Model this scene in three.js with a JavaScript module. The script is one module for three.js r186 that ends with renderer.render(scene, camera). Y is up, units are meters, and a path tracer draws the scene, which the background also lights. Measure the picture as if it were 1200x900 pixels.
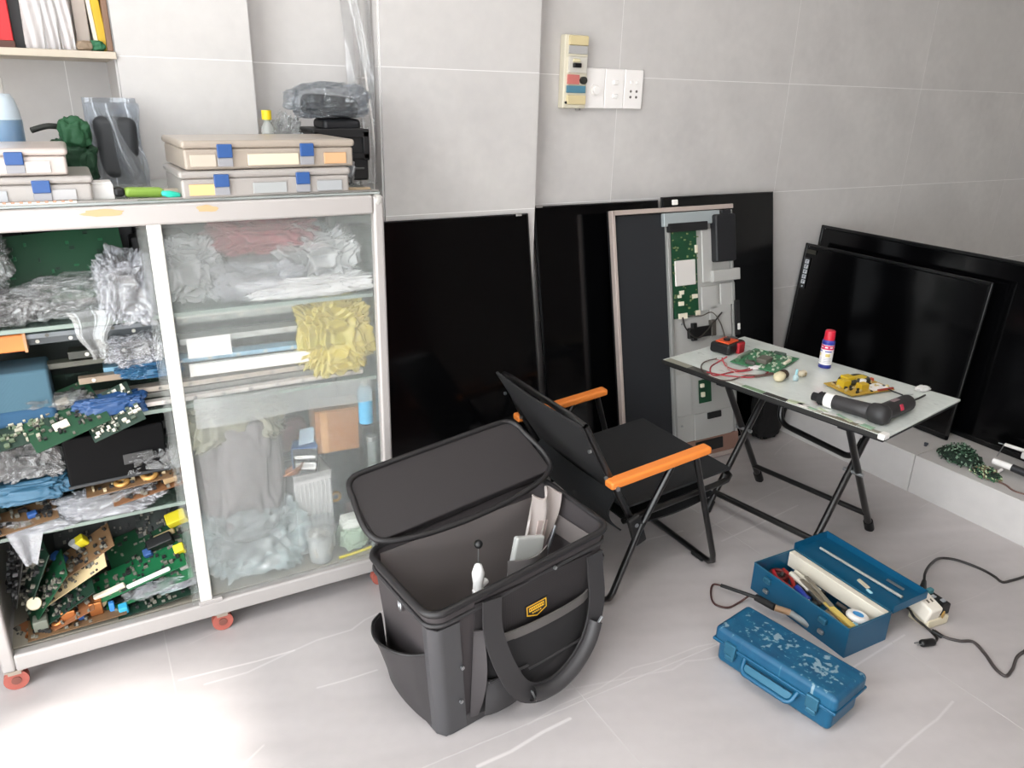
import * as THREE from 'three';
import { RoundedBoxGeometry } from 'three/addons/geometries/RoundedBoxGeometry.js';
import { mergeGeometries, toCreasedNormals, mergeVertices } from 'three/addons/utils/BufferGeometryUtils.js';
import { ImprovedNoise } from 'three/addons/math/ImprovedNoise.js';
import { RectAreaLightUniformsLib } from 'three/addons/lights/RectAreaLightUniformsLib.js';

// ---------------------------------------------------------------- camera, sky, lights, exposure
const scene = new THREE.Scene();
const F = 894.8, EYE = new THREE.Vector3(0, 1.27, 0);          // focal length in pixels of a 1200 x 900 frame
const camera = new THREE.PerspectiveCamera(2 * Math.atan(450 / F) * 180 / Math.PI, 4 / 3, 0.02, 60);
camera.position.copy(EYE);
camera.rotation.order = 'YXZ';
camera.rotation.set(-0.36326, -0.51921, 0.0257);
camera.updateMatrixWorld(true);
const renderer = new THREE.WebGLRenderer({ antialias: true });
renderer.toneMapping = THREE.LinearToneMapping;
renderer.toneMappingExposure = 0.585;
renderer.shadowMap.enabled = true;
RectAreaLightUniformsLib.init();
scene.background = new THREE.Color(0.93, 0.97, 1.0);            // bright overcast daylight outside the shop front
scene.backgroundIntensity = 14.0;
const sun = new THREE.DirectionalLight(0xfffaf4, 34);             // hazy sun reaching the floor just inside the opening
sun.position.set(-0.44 * 6, 0.86 * 6, 0.1 * 6); sun.target.position.set(0, 0, 0); sun.castShadow = true; sun.shadow.radius = 16;
Object.assign(sun.shadow.camera, { left: -4, right: 4, top: 4, bottom: -4, near: 0.5, far: 14 }); scene.add(sun, sun.target);
const CEIL = 2.9, WALL_Z = -2.2, LEFT_X = -1.15, RIGHT_X = 5.0, FRONT_Z = 1.7, LEDGE_X = 2.394, LEDGE_Y = 0.14;
const LAMPS = [[0.3, -0.45, 15]];               // ceiling light panels: x, z, radiance

// ---------------------------------------------------------------- helpers
let seed = 12345;
const rnd = () => { seed |= 0; seed = seed + 0x6D2B79F5 | 0; let t = Math.imul(seed ^ seed >>> 15, 1 | seed); t = t + Math.imul(t ^ t >>> 7, 61 | t) ^ t; return ((t ^ t >>> 14) >>> 0) / 4294967296; };
const rr = (a, b) => a + (b - a) * rnd();
const V = (x, y, z) => new THREE.Vector3(x, y, z);
const noise = new ImprovedNoise();
const fbm = (x, y, z, o = 4) => { let s = 0, a = 0.5; for (let i = 0; i < o; i++) { s += a * noise.noise(x, y, z); x *= 2.03; y *= 2.03; z *= 2.03; a *= 0.5; } return s; };
const ray = (px, py) => V(px - 600, 450 - py, -F).applyQuaternion(camera.quaternion);
const hit = (px, py, p0, n) => { const d = ray(px, py); return d.multiplyScalar(p0.clone().sub(EYE).dot(n) / d.dot(n)).add(EYE); };
const onY = (px, py, h = 0) => hit(px, py, V(0, h, 0), V(0, 1, 0));         // a pixel on a level surface at height h
const onZ = (px, py, z) => hit(px, py, V(0, 0, z), V(0, 0, 1));             // a pixel on an upright plane parallel to the tiled wall
const onX = (px, py, x) => hit(px, py, V(x, 0, 0), V(1, 0, 0));

const names = new Map();
function numbered(n) { const k = names.get(n) || 0; names.set(n, k + 1); return k ? n + '_' + String(k).padStart(3, '0') : n; }
function shadow(o) { o.castShadow = true; o.receiveShadow = true; return o; }
function tag(o, label, category, group) { o.userData.label = label; o.userData.category = category; if (group) o.userData.group = group; return o; }
function thing(name, label, category, pos = null, ry = 0, group = null) {
  const o = new THREE.Group(); o.name = numbered(name); scene.add(o);
  if (pos) o.position.copy(pos); o.rotation.y = ry;
  return tag(o, label, category, group);
}
function part(parent, name, geo, m, label) { const o = shadow(new THREE.Mesh(geo, m)); o.name = name; parent.add(o); if (label) o.userData.label = label; return o; }
function single(name, label, category, geo, m, group, pos, ry = 0) { const o = shadow(new THREE.Mesh(geo, m)); o.name = numbered(name); scene.add(o); if (pos) o.position.copy(pos); o.rotation.y = ry; return tag(o, label, category, group); }
function structure(name, label) { const o = new THREE.Group(); o.name = name; o.userData.kind = 'structure'; if (label) { o.userData.label = label; } scene.add(o); return o; }
const M = (c, rough = 0.6, metal = 0, extra = {}) => new THREE.MeshPhysicalMaterial({ color: c, roughness: rough, metalness: metal, side: THREE.DoubleSide, ...extra });
const clear = (c, rough, t, extra = {}) => M(c, rough, 0, { transmission: t, thickness: 0, ior: 1.45, ...extra });

const T = (g, x = 0, y = 0, z = 0, rx = 0, ry = 0, rz = 0) => { g.applyMatrix4(new THREE.Matrix4().compose(V(x, y, z), new THREE.Quaternion().setFromEuler(new THREE.Euler(rx, ry, rz)), V(1, 1, 1))); return g; };
const box = (w, h, d, r = 0.002, s = 1) => r > 0 ? new RoundedBoxGeometry(w, h, d, s, Math.min(r, w / 2.01, h / 2.01, d / 2.01)) : new THREE.BoxGeometry(w, h, d);
const cyl = (r, h, n = 20, r2 = r) => new THREE.CylinderGeometry(r2, r, h, n);
function bar(a, b, r, n = 12) { const d = b.clone().sub(a), g = new THREE.CylinderGeometry(r, r, d.length(), n); g.applyQuaternion(new THREE.Quaternion().setFromUnitVectors(V(0, 1, 0), d.clone().normalize())); const c = a.clone().add(b).multiplyScalar(0.5); return g.translate(c.x, c.y, c.z); }
function rail(a, b, w, h, up = V(0, 1, 0)) {     // box-section bar from a to b
  const d = b.clone().sub(a), L = d.length(), x = d.normalize(), z = x.clone().cross(up).normalize(), y = z.clone().cross(x);
  const g = box(L, h, w, Math.min(w, h) * 0.18); const c = a.clone().add(b).multiplyScalar(0.5);
  g.applyMatrix4(new THREE.Matrix4().makeBasis(x, y, z).setPosition(c)); return g;
}
function bent(pts, r, corner = 0.03, n = 10, seg = 5) {     // tube with rounded bends
  const path = new THREE.CurvePath(); let prev = pts[0].clone();
  for (let i = 1; i < pts.length - 1; i++) {
    const p = pts[i], a = pts[i - 1].clone().sub(p), b = pts[i + 1].clone().sub(p), c = Math.min(corner, a.length() * 0.48, b.length() * 0.48);
    const q1 = p.clone().add(a.normalize().multiplyScalar(c)), q2 = p.clone().add(b.normalize().multiplyScalar(c));
    path.add(new THREE.LineCurve3(prev, q1)); path.add(new THREE.QuadraticBezierCurve3(q1, p.clone(), q2)); prev = q2;
  }
  path.add(new THREE.LineCurve3(prev, pts[pts.length - 1].clone()));
  return new THREE.TubeGeometry(path, (pts.length - 1) * seg * 3, r, n, false);
}
const wire = (pts, r, seg = 40, n = 6, closed = false) => new THREE.TubeGeometry(new THREE.CatmullRomCurve3(pts, closed, 'centripetal'), seg, r, n, closed);
function grid(fn, nu = 16, nv = 16) {     // surface from (u, v) in 0..1
  const p = [], uv = [], ix = [];
  for (let j = 0; j <= nv; j++) for (let i = 0; i <= nu; i++) { const q = fn(i / nu, j / nv); p.push(q.x, q.y, q.z); uv.push(i / nu, j / nv); }
  for (let j = 0; j < nv; j++) for (let i = 0; i < nu; i++) { const a = j * (nu + 1) + i; ix.push(a, a + 1, a + nu + 2, a, a + nu + 2, a + nu + 1); }
  const g = new THREE.BufferGeometry(); g.setAttribute('position', new THREE.Float32BufferAttribute(p, 3)); g.setAttribute('uv', new THREE.Float32BufferAttribute(uv, 2)); g.setIndex(ix); g.computeVertexNormals(); return g;
}
function slab(fn, th, nu = 16, nv = 16) {     // a surface with thickness th
  const top = grid(fn, nu, nv), n = top.attributes.normal, b = top.clone(), p = b.attributes.position;
  for (let i = 0; i < p.count; i++) p.setXYZ(i, p.getX(i) - n.getX(i) * th, p.getY(i) - n.getY(i) * th, p.getZ(i) - n.getZ(i) * th);
  const ti = [], P = top.attributes.position, side = [];
  const loop = []; for (let i = 0; i < nu; i++) loop.push(i); for (let j = 0; j < nv; j++) loop.push(j * (nu + 1) + nu); for (let i = nu; i > 0; i--) loop.push(nv * (nu + 1) + i); for (let j = nv; j > 0; j--) loop.push(j * (nu + 1));
  for (let k = 0; k < loop.length; k++) { const a = loop[k], c = loop[(k + 1) % loop.length]; side.push(P, a, p, a, p, c, P, a, p, c, P, c); }
  const sp = []; for (let k = 0; k < side.length; k += 2) sp.push(side[k].getX(side[k + 1]), side[k].getY(side[k + 1]), side[k].getZ(side[k + 1]));
  const sg = new THREE.BufferGeometry(); sg.setAttribute('position', new THREE.Float32BufferAttribute(sp, 3)); sg.computeVertexNormals();
  sg.setAttribute('uv', new THREE.Float32BufferAttribute(new Float32Array(sp.length / 3 * 2), 2));
  b.computeVertexNormals();
  return mergeGeometries([top.toNonIndexed(), b.toNonIndexed(), sg]);
}
function crumple(w, h, d, s, amp = 0.18, sq = 0.55, detail = 20, film = false) {     // crumpled pouch: a squashed, creased bag resting on y = 0
  const g = mergeVertices((() => { const q = new THREE.IcosahedronGeometry(1, film ? 30 : detail); q.deleteAttribute('normal'); q.deleteAttribute('uv'); return q; })(), 1e-4), p = g.attributes.position, v = V();
  const e = (t) => Math.sign(t) * Math.pow(Math.abs(t), sq);
  for (let i = 0; i < p.count; i++) {
    v.fromBufferAttribute(p, i).normalize();
    const a = fbm(v.x * 1.7 + s, v.y * 1.7 + s * 2.1, v.z * 1.7 - s, 2), c = 1 - Math.abs(fbm(v.x * 3.1 - s, v.y * 3.1 + s * 3, v.z * 3.1 + s, 3)) * 3;
    const f = film ? Math.abs(noise.noise(v.x * 5.3 + s, v.y * 5.3 - s, v.z * 5.3)) * 1.1 + Math.abs(noise.noise(v.x * 13 - s, v.y * 13 + s, v.z * 13)) * 0.3 : 0;
    const k = 1 + amp * (a * 1.6 + c * 0.55 - 0.3 - f);
    p.setXYZ(i, e(v.x) * w / 2 * k, Math.max(e(v.y) * h / 2 * k, -h / 2) + h / 2, e(v.z) * d / 2 * k);
  }
  const m = g; m.computeVertexNormals();
  const q = m.attributes.position, uv = []; for (let i = 0; i < q.count; i++) uv.push(q.getX(i), q.getY(i)); m.setAttribute('uv', new THREE.Float32BufferAttribute(uv, 2)); return m;
}
const lathe = (pts, n = 28) => new THREE.LatheGeometry(pts.map(([r, y]) => new THREE.Vector2(r, y)), n);
function prism(pts, depth, bevel = 0.001) { const s = new THREE.Shape(pts.map(([x, y]) => new THREE.Vector2(x, y))); const g = new THREE.ExtrudeGeometry(s, { depth, bevelEnabled: bevel > 0, bevelSize: bevel, bevelThickness: bevel, bevelSegments: 1 }); return g; }
function canvasTex(w, h, draw) { const c = document.createElement('canvas'); c.width = w; c.height = h; draw(c.getContext('2d'), w, h); const t = new THREE.CanvasTexture(c); t.colorSpace = THREE.SRGBColorSpace; t.magFilter = THREE.LinearFilter; return t; }
function noiseTex(n, fn, srgb = true) { const a = new Uint8Array(n * n * 4); for (let j = 0; j < n; j++) for (let i = 0; i < n; i++) { const c = fn(i / n, j / n), k = (j * n + i) * 4; a[k] = c[0]; a[k + 1] = c[1]; a[k + 2] = c[2]; a[k + 3] = 255; } const t = new THREE.DataTexture(a, n, n); t.wrapS = t.wrapT = THREE.RepeatWrapping; t.magFilter = THREE.LinearFilter; t.minFilter = THREE.LinearMipmapLinearFilter; t.generateMipmaps = true; if (srgb) t.colorSpace = THREE.SRGBColorSpace; t.needsUpdate = true; return t; }
const cl = (v) => Math.max(0, Math.min(255, v));
// tileable noise by blending
const tn = (u, v, s, z, o = 4) => { const a = fbm(u * s, v * s, z, o), b = fbm((u - 1) * s, v * s, z, o), c = fbm(u * s, (v - 1) * s, z, o), d = fbm((u - 1) * s, (v - 1) * s, z, o); return (a * (1 - u) + b * u) * (1 - v) + (c * (1 - u) + d * u) * v; };

// ---------------------------------------------------------------- shared materials
const wallTex = noiseTex(512, (u, v) => { const a = tn(u, v, 5, 1.3, 5) * 16, b = tn(u, v, 26, 4.1, 3) * 9, c = a + b; return [cl(214 + c), cl(212 + c), cl(211 + c * 0.95)]; });
const fabricBump = noiseTex(256, (u, v) => { const w = (Math.sin(u * 6.283 * 64) + Math.sin(v * 6.283 * 64)) * 40 + 128 + tn(u, v, 12, 7, 3) * 60; return [cl(w), cl(w), cl(w)]; }, false);
const grimeTex = (r, g, b, k, s, z) => noiseTex(256, (u, v) => { const n = tn(u, v, s, z, 5) * k; return [cl(r + n), cl(g + n), cl(b + n)]; });
const mWall = new THREE.MeshPhysicalMaterial({ color: 0xe9e7e5, map: wallTex, roughness: 0.55, side: THREE.DoubleSide });
const mGrout = M(0xe4e2e0, 0.9), mFloorGrout = M(0xbdb9b7, 0.9), mPlaster = M(0xdcdad6, 0.9);
const mAlu = M(0xaca7a4, 0.4, 0.2), mAluDull = M(0xb9b7b2, 0.5, 0.3), mBlack = M(0x0c0c0d, 0.45), mBlackMatte = M(0x101012, 0.8), mSteel = M(0xa9abad, 0.32, 0.9), mWhite = M(0xe9e6e2, 0.5), mCream = M(0xe2d9c4, 0.55);
const mBlackTube = M(0x0b0a0a, 0.32, 0.1, { clearcoat: 0.5, clearcoatRoughness: 0.3 });
const mBag = clear(0xeeefef, 0.07, 0.88), mBagMilky = clear(0xd4d4d4, 0.14, 0.84), mBagSilver = clear(0xe6e7ea, 0.08, 0.78), mBagPink = clear(0xbe5f68, 0.2, 0.6), mBagYellow = clear(0xe0d058, 0.15, 0.58), mBagGrey = clear(0x8c8a8a, 0.3, 0.5), mBagBlue = clear(0x4f8ab4, 0.25, 0.6);
const mPcbGreen = M(0x134229, 0.42), mPcbDark = M(0x0f2c1f, 0.45), mPcbBright = M(0x17603a, 0.4), mPcbBrown = M(0x6e5338, 0.6), mPcbYellow = M(0xb9963a, 0.55);
const mChip = M(0x161616, 0.4), mYellow = M(0xe0cf2a, 0.5), mOrange = M(0xd97a3a, 0.5), mBlue = M(0x274c84, 0.5), mRed = M(0xb5232a, 0.45), mCopper = M(0xb87544, 0.35, 0.8), mTan = M(0xc3ae86, 0.6);

// ---------------------------------------------------------------- the room
const FX0 = LEFT_X, FZ0 = -2.6, FW = LEDGE_X - FX0, FD = FRONT_Z - FZ0;
const floorTex = (() => {
  const S = 450, w = Math.round(FW * S), h = Math.round(FD * S);
  const t = canvasTex(w, h, (g) => {
    const im = g.createImageData(w, h), a = im.data;
    for (let j = 0; j < h; j++) for (let i = 0; i < w; i++) {
      const x = i / S, z = j / S, s = x * 0.9 + z * 0.35, t2 = z * 0.9 - x * 0.35;
      const n = noise.noise(x * 2.1, z * 2.1, 3.1) * 7 + noise.noise(s * 3.4, t2 * 15, 8.2) * 6 + noise.noise(s * 9, t2 * 34, 1.7) * 3.5 + noise.noise(x * 40, z * 40, 2) * 2;
      const k = (j * w + i) * 4; a[k] = 180 + n; a[k + 1] = 174 + n; a[k + 2] = 173 + n; a[k + 3] = 255;
    }
    g.putImageData(im, 0, 0);
    const vein = (pts, wd, al) => { g.strokeStyle = 'rgba(236,232,230,' + al + ')'; g.lineWidth = wd * S; g.lineCap = 'round'; g.lineJoin = 'round'; g.beginPath(); pts.forEach((p, i) => { const X = (p.x - FX0) * S, Z = (p.z - FZ0) * S; i ? g.lineTo(X, Z) : g.moveTo(X, Z); }); g.stroke(); };
    const at = (list) => list.map(([a2, b2]) => onY(a2, b2, 0));
    vein(at([[240, 802], [290, 788], [345, 762], [372, 750], [412, 738], [428, 726], [470, 706]]), 0.005, 0.3);
    vein(at([[210, 797], [250, 787], [300, 775], [345, 762]]), 0.005, 0.45);
    vein(at([[560, 898], [600, 880], [636, 858], [668, 842]]), 0.008, 0.45);
    vein(at([[1033, 899], [1062, 872], [1086, 852], [1098, 843], [1117, 822]]), 0.005, 0.3);
    vein(at([[1000, 782], [1028, 764], [1060, 744]]), 0.005, 0.3);
    vein(at([[846, 634], [890, 614], [935, 592]]), 0.005, 0.3);
    vein(at([[735, 640], [760, 632], [800, 622]]), 0.006, 0.3);
    vein(at([[372, 806], [405, 797], [442, 785]]), 0.004, 0.4);
    for (let k = 0; k < 46; k++) { let x = FX0 + rnd() * FW, z = FZ0 + rnd() * FD; const pts = [V(x, 0, z)], dir = rr(-0.9, 0.2); for (let i = 0; i < 6; i++) { x += rr(0.04, 0.12); z += rr(-0.02, 0.03) + dir * 0.05; pts.push(V(x, 0, z)); } vein(pts, rr(0.0015, 0.005), rr(0.1, 0.3)); }
  });
  return t;
})();
const mFloor = new THREE.MeshPhysicalMaterial({ color: 0xffffff, map: floorTex, roughness: 0.3, specularIntensity: 0.8, side: THREE.DoubleSide });
function worldFloorUV(g, ox, oz) { const p = g.attributes.position, uv = g.attributes.uv; for (let i = 0; i < p.count; i++) uv.setXY(i, (p.getX(i) + ox - FX0) / FW, 1 - (p.getZ(i) + oz - FZ0) / FD); return g; }
function metreUV(g, su = 1.1) { const p = g.attributes.position, n = g.attributes.normal, uv = g.attributes.uv, a = rnd(), b = rnd(); for (let i = 0; i < p.count; i++) { const nx = Math.abs(n.getX(i)), ny = Math.abs(n.getY(i)); uv.setXY(i, (nx > 0.7 ? p.getZ(i) : p.getX(i)) * su + a, (ny > 0.7 ? p.getZ(i) : p.getY(i)) * su + b); } return g; }

const floor = structure('floor', 'grey marbled floor tiles with white veins');
part(floor, 'grout_bed', T(box(LEDGE_X - LEFT_X + 0.1, 0.1, FRONT_Z - WALL_Z + 0.35, 0), (LEDGE_X + LEFT_X) / 2, -0.0504, (FRONT_Z + WALL_Z - 0.25) / 2), mFloorGrout);
for (let i = -2; i < 4; i++) for (let j = -2; j < 4; j++) {
  const x0 = Math.max(0.03 + i * 0.8, LEFT_X), x1 = Math.min(0.03 + (i + 1) * 0.8, LEDGE_X), z0 = Math.max(-1.085 + j * 0.8 - 0.8, -2.45), z1 = Math.min(-1.085 + j * 0.8, FRONT_Z);
  if (x1 - x0 < 0.02 || z1 - z0 < 0.02) continue;
  const w = x1 - x0 - 0.0032, d = z1 - z0 - 0.0032, cx = (x0 + x1) / 2, cz = (z0 + z1) / 2;
  const m = part(floor, 'tile', worldFloorUV(box(w, 0.01, d, 0), cx, cz), mFloor); m.position.set(cx, -0.005, cz);
}
const ground = structure('ground', 'pale concrete pavement outside the shop opening');
part(ground, 'pavement', T(box(3, 0.1, 9, 0), LEFT_X - 1.65, -0.06, 0.5), M(0xa9a59e, 0.9)); part(ground, 'pavement', T(box(RIGHT_X - LEFT_X, 0.1, 3, 0), (RIGHT_X + LEFT_X) / 2, -0.06, FRONT_Z + 1.66), M(0xa9a59e, 0.9));

const JY = [-0.27, 0.13, 0.53, 0.93, 1.33, 1.73, 2.13, 2.53, 2.93];
function tiledFace(parent, x0, x1, z, th, xs, y0 = 0, y1 = CEIL) {     // tiles on a face looking to +z
  const cuts = [x0, ...xs.filter((x) => x > x0 + 0.01 && x < x1 - 0.01), x1];
  for (let r = 0; r < JY.length - 1; r++) for (let c = 0; c < cuts.length - 1; c++) {
    const a = Math.max(JY[r], y0), b = Math.min(JY[r + 1], y1); if (b - a < 0.02) continue;
    const w = cuts[c + 1] - cuts[c] - 0.002, h = b - a - 0.002;
    const m = part(parent, 'tile', metreUV(box(w, h, th, 0)), mWall); m.position.set((cuts[c] + cuts[c + 1]) / 2, (a + b) / 2, z - th / 2);
  }
}
const JX = []; for (let k = -4; k < 6; k++) JX.push(1.634 + k * 0.8);
const wallBack = structure('wall_back', 'pale grey tiled wall');
part(wallBack, 'grout_bed', T(box(RIGHT_X - 0.14, CEIL, 0.2, 0), (RIGHT_X + 0.14) / 2, CEIL / 2, WALL_Z - 0.1004), mGrout);
tiledFace(wallBack, 0.14, RIGHT_X, WALL_Z, 0.01, JX);
const wallAlcove = structure('wall_alcove', 'pale grey tiled wall of the shelf recess');
part(wallAlcove, 'grout_bed', T(box(0.14 - LEFT_X, CEIL, 0.12, 0), (0.14 + LEFT_X) / 2, CEIL / 2, -2.45 - 0.0604), mGrout);
tiledFace(wallAlcove, LEFT_X, 0.136, -2.45, 0.01, JX);
const PZ = -2.13;
for (const [x0, x1, zb] of [[0.136, 0.443, -2.45], [0.778, 1.281, -2.2]]) {
  const p = structure(x0 < 0.5 ? 'wall_pillar_shelf' : 'wall_pillar_wide', x0 < 0.5 ? 'narrow tiled pillar beside the shelf recess' : 'wide tiled pillar behind the glass cabinet');
  part(p, 'pillar_core', T(box(x1 - x0 - 0.002, CEIL, PZ - zb, 0), (x0 + x1) / 2, CEIL / 2, (PZ + zb) / 2 + 0.0076), mGrout);
  tiledFace(p, x0, x1, PZ + 0.008, 0.008, []);
  for (const s of [x0, x1]) for (let r = 0; r < JY.length - 1; r++) {
    const a = Math.max(JY[r], 0), b = Math.min(JY[r + 1], CEIL); if (b - a < 0.02) continue;
    const m = part(p, 'tile', metreUV(box(0.004, b - a - 0.0026, PZ - zb - 0.001, 0)), mWall); m.position.set(s + (s === x0 ? -0.0012 : 0.0012), (a + b) / 2, (PZ + zb) / 2);
  }
}
const ceiling = structure('ceiling', 'plain white ceiling');
part(ceiling, 'ceiling_slab', T(box(RIGHT_X - LEFT_X + 0.4, 0.15, FRONT_Z + 2.6 + 0.2, 0), (RIGHT_X + LEFT_X) / 2, CEIL + 0.076, (FRONT_Z - 2.6) / 2), M(0xe2e0dc, 0.9));
const wallLeft = structure('wall_left', 'plastered wall with a wide shop opening');
const OP = [-1.3, 0.9, 2.5];
part(wallLeft, 'wall_panel', T(box(0.15, CEIL, OP[0] + 2.6, 0), LEFT_X - 0.0755, CEIL / 2, (OP[0] - 2.6) / 2), mPlaster);
part(wallLeft, 'wall_panel', T(box(0.15, CEIL, FRONT_Z - OP[1], 0), LEFT_X - 0.0755, CEIL / 2, (FRONT_Z + OP[1]) / 2), mPlaster);
part(wallLeft, 'lintel', T(box(0.15, CEIL - OP[2], OP[1] - OP[0], 0), LEFT_X - 0.0755, (CEIL + OP[2]) / 2, (OP[0] + OP[1]) / 2), mPlaster);
const wallFront = structure('wall_front', 'plastered wall behind the camera');
const FO = [-0.85, 0.2, 2.3], mFrontDarkened = M(0x7d726a, 0.9), zF = FRONT_Z + 0.076;  // unseen wall toned dark to damp bounced light and keep screens black
part(wallFront, 'wall_panel', T(box(FO[0] - LEFT_X + 0.15, CEIL, 0.15, 0), (FO[0] + LEFT_X - 0.15) / 2, CEIL / 2, zF), mFrontDarkened);
part(wallFront, 'wall_panel', T(box(RIGHT_X - FO[1] + 0.15, CEIL, 0.15, 0), (RIGHT_X + FO[1] + 0.15) / 2, CEIL / 2, zF), mFrontDarkened);
part(wallFront, 'lintel', T(box(FO[1] - FO[0], CEIL - FO[2], 0.15, 0), (FO[0] + FO[1]) / 2, (CEIL + FO[2]) / 2, zF), mFrontDarkened);
const wallRight = structure('wall_right', 'plastered wall beyond the platform');
part(wallRight, 'wall_panel', T(box(0.15, CEIL, FRONT_Z - WALL_Z + 0.2, 0), RIGHT_X + 0.076, CEIL / 2, (FRONT_Z + WALL_Z) / 2), mPlaster);
const door1 = structure('door_1', 'dark reddish wooden double door');
for (const s of [0, 1]) { part(door1, 'door_leaf', T(box(0.95, 2.3, 0.04, 0.004), 0.9 + s * 0.97, 1.15, FRONT_Z - 0.022), M(0x4a2019, 0.45)); for (const y of [0.6, 1.6]) part(door1, 'door_panel', T(box(0.65, 0.75, 0.02, 0.008), 0.9 + s * 0.97, y, FRONT_Z - 0.05), M(0x552820, 0.4)); }

// raised platform along the far side, tiled on its riser and top
const platform = structure('floor_platform', 'low tiled platform step');
part(platform, 'platform_core', T(box(RIGHT_X - LEDGE_X - 0.012, LEDGE_Y - 0.0105, FRONT_Z - WALL_Z, 0), (RIGHT_X + LEDGE_X) / 2 + 0.006, (LEDGE_Y - 0.0115) / 2, (FRONT_Z + WALL_Z) / 2), mFloorGrout);
const mLedge = mWall;
for (let k = -1; k < 5; k++) {
  const z0 = Math.max(WALL_Z, -2.2 + k * 0.8 + 0.0), zj = onX(1070, 545, LEDGE_X).z, a = Math.max(WALL_Z, zj - 0.8 + k * 0.8), b = Math.min(FRONT_Z, zj + k * 0.8);
  if (b - a < 0.03) continue;
  const m = part(platform, 'riser_tile', metreUV(box(0.01, LEDGE_Y - 0.003, b - a - 0.003, 0.0006)), mLedge); m.position.set(LEDGE_X + 0.006, LEDGE_Y / 2 - 0.002, (a + b) / 2);
  for (let c = 0; c < 5; c++) { const x0 = LEDGE_X + c * 0.65, x1 = Math.min(x0 + 0.65, RIGHT_X); const t = part(platform, 'tile', metreUV(box(x1 - x0 - 0.002, 0.01, b - a - 0.003, 0.0006)), mLedge); t.position.set((x0 + x1) / 2 + 0.001, LEDGE_Y - 0.005, (a + b) / 2); }
}
const wallLow = structure('wall_low', 'low plastered upstand behind the television screens');
part(wallLow, 'wall_panel', T(box(0.1, 0.5, 1.1, 0.003), 2.825, LEDGE_Y + 0.25, -1.64), mPlaster);

// ceiling light panels (out of the frame)
LAMPS.forEach(([x, z, k], i) => {
  const L = thing('ceiling_light', 'flat white ceiling light panel above the tool bag', 'light', V(x, CEIL, z));
  part(L, 'housing', T(box(1.24, 0.03, 0.2, 0.004), 0, -0.016, 0), mWhite);
  part(L, 'diffuser', T(box(1.18, 0.006, 0.15, 0.002), 0, -0.034, 0), M(0xffffff, 0.6, 0, { emissive: 0xfdfdff, emissiveIntensity: 2 }));
  const l = new THREE.RectAreaLight(0xfdfdff, k * 4, 1.18, 0.15); l.position.set(x, CEIL - 0.042, z); l.lookAt(x, 0, z); l.castShadow = true; scene.add(l);
});

// ---------------------------------------------------------------- black screens leaning on the wall
const mScreen = M(0x050506, 0.13, 0, { specularIntensity: 0.6 }), mBezel = M(0x0a0a0b, 0.35);
function screenPanel(name, label, x0, x1, zb, zt, top, group) {
  const len = Math.hypot(top, zb - zt), g = thing(name, label, 'screen', V((x0 + x1) / 2, 0.001, zb), 0, group), w = x1 - x0;
  g.rotation.x = -Math.atan2(zb - zt, top);
  part(g, 'back_plate', T(box(w, len, 0.008, 0.001), 0, len / 2, -0.006), mBezel);
  part(g, 'glass', T(box(w - 0.006, len - 0.006, 0.004, 0.001), 0, len / 2, 0), mScreen);
  part(g, 'edge_strip', mergeGeometries([T(box(0.0025, len, 0.012, 0), w / 2, len / 2, -0.004), T(box(w, 0.0025, 0.012, 0), 0, len, -0.004)]), M(0x3b3a3a, 0.4, 0.5));
  return g;
}
const scr1 = screenPanel('lcd_screen', 'bare black screen panel leaning on the wide pillar by the cabinet', 0.66, 1.247, -1.93, -2.112, 0.915, 'black screens on the wall');
part(scr1, 'tape_scrap', T(box(0.02, 0.006, 0.002, 0), 0.26, 0.93, 0.004), mAlu);
const scr2 = screenPanel('lcd_screen', 'bare black screen panel leaning in the wall recess beside the pillar', 1.31, 1.826, -1.99, -2.178, 0.924, 'black screens on the wall');
part(scr2, 'tape_scrap', T(box(0.025, 0.005, 0.002, 0), -0.24, 0.942, 0.004), mAlu);
screenPanel('lcd_screen', 'bare black screen panel behind the opened television', 1.835, 2.387, -1.985, -2.165, 0.935, 'black screens on the wall');

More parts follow.
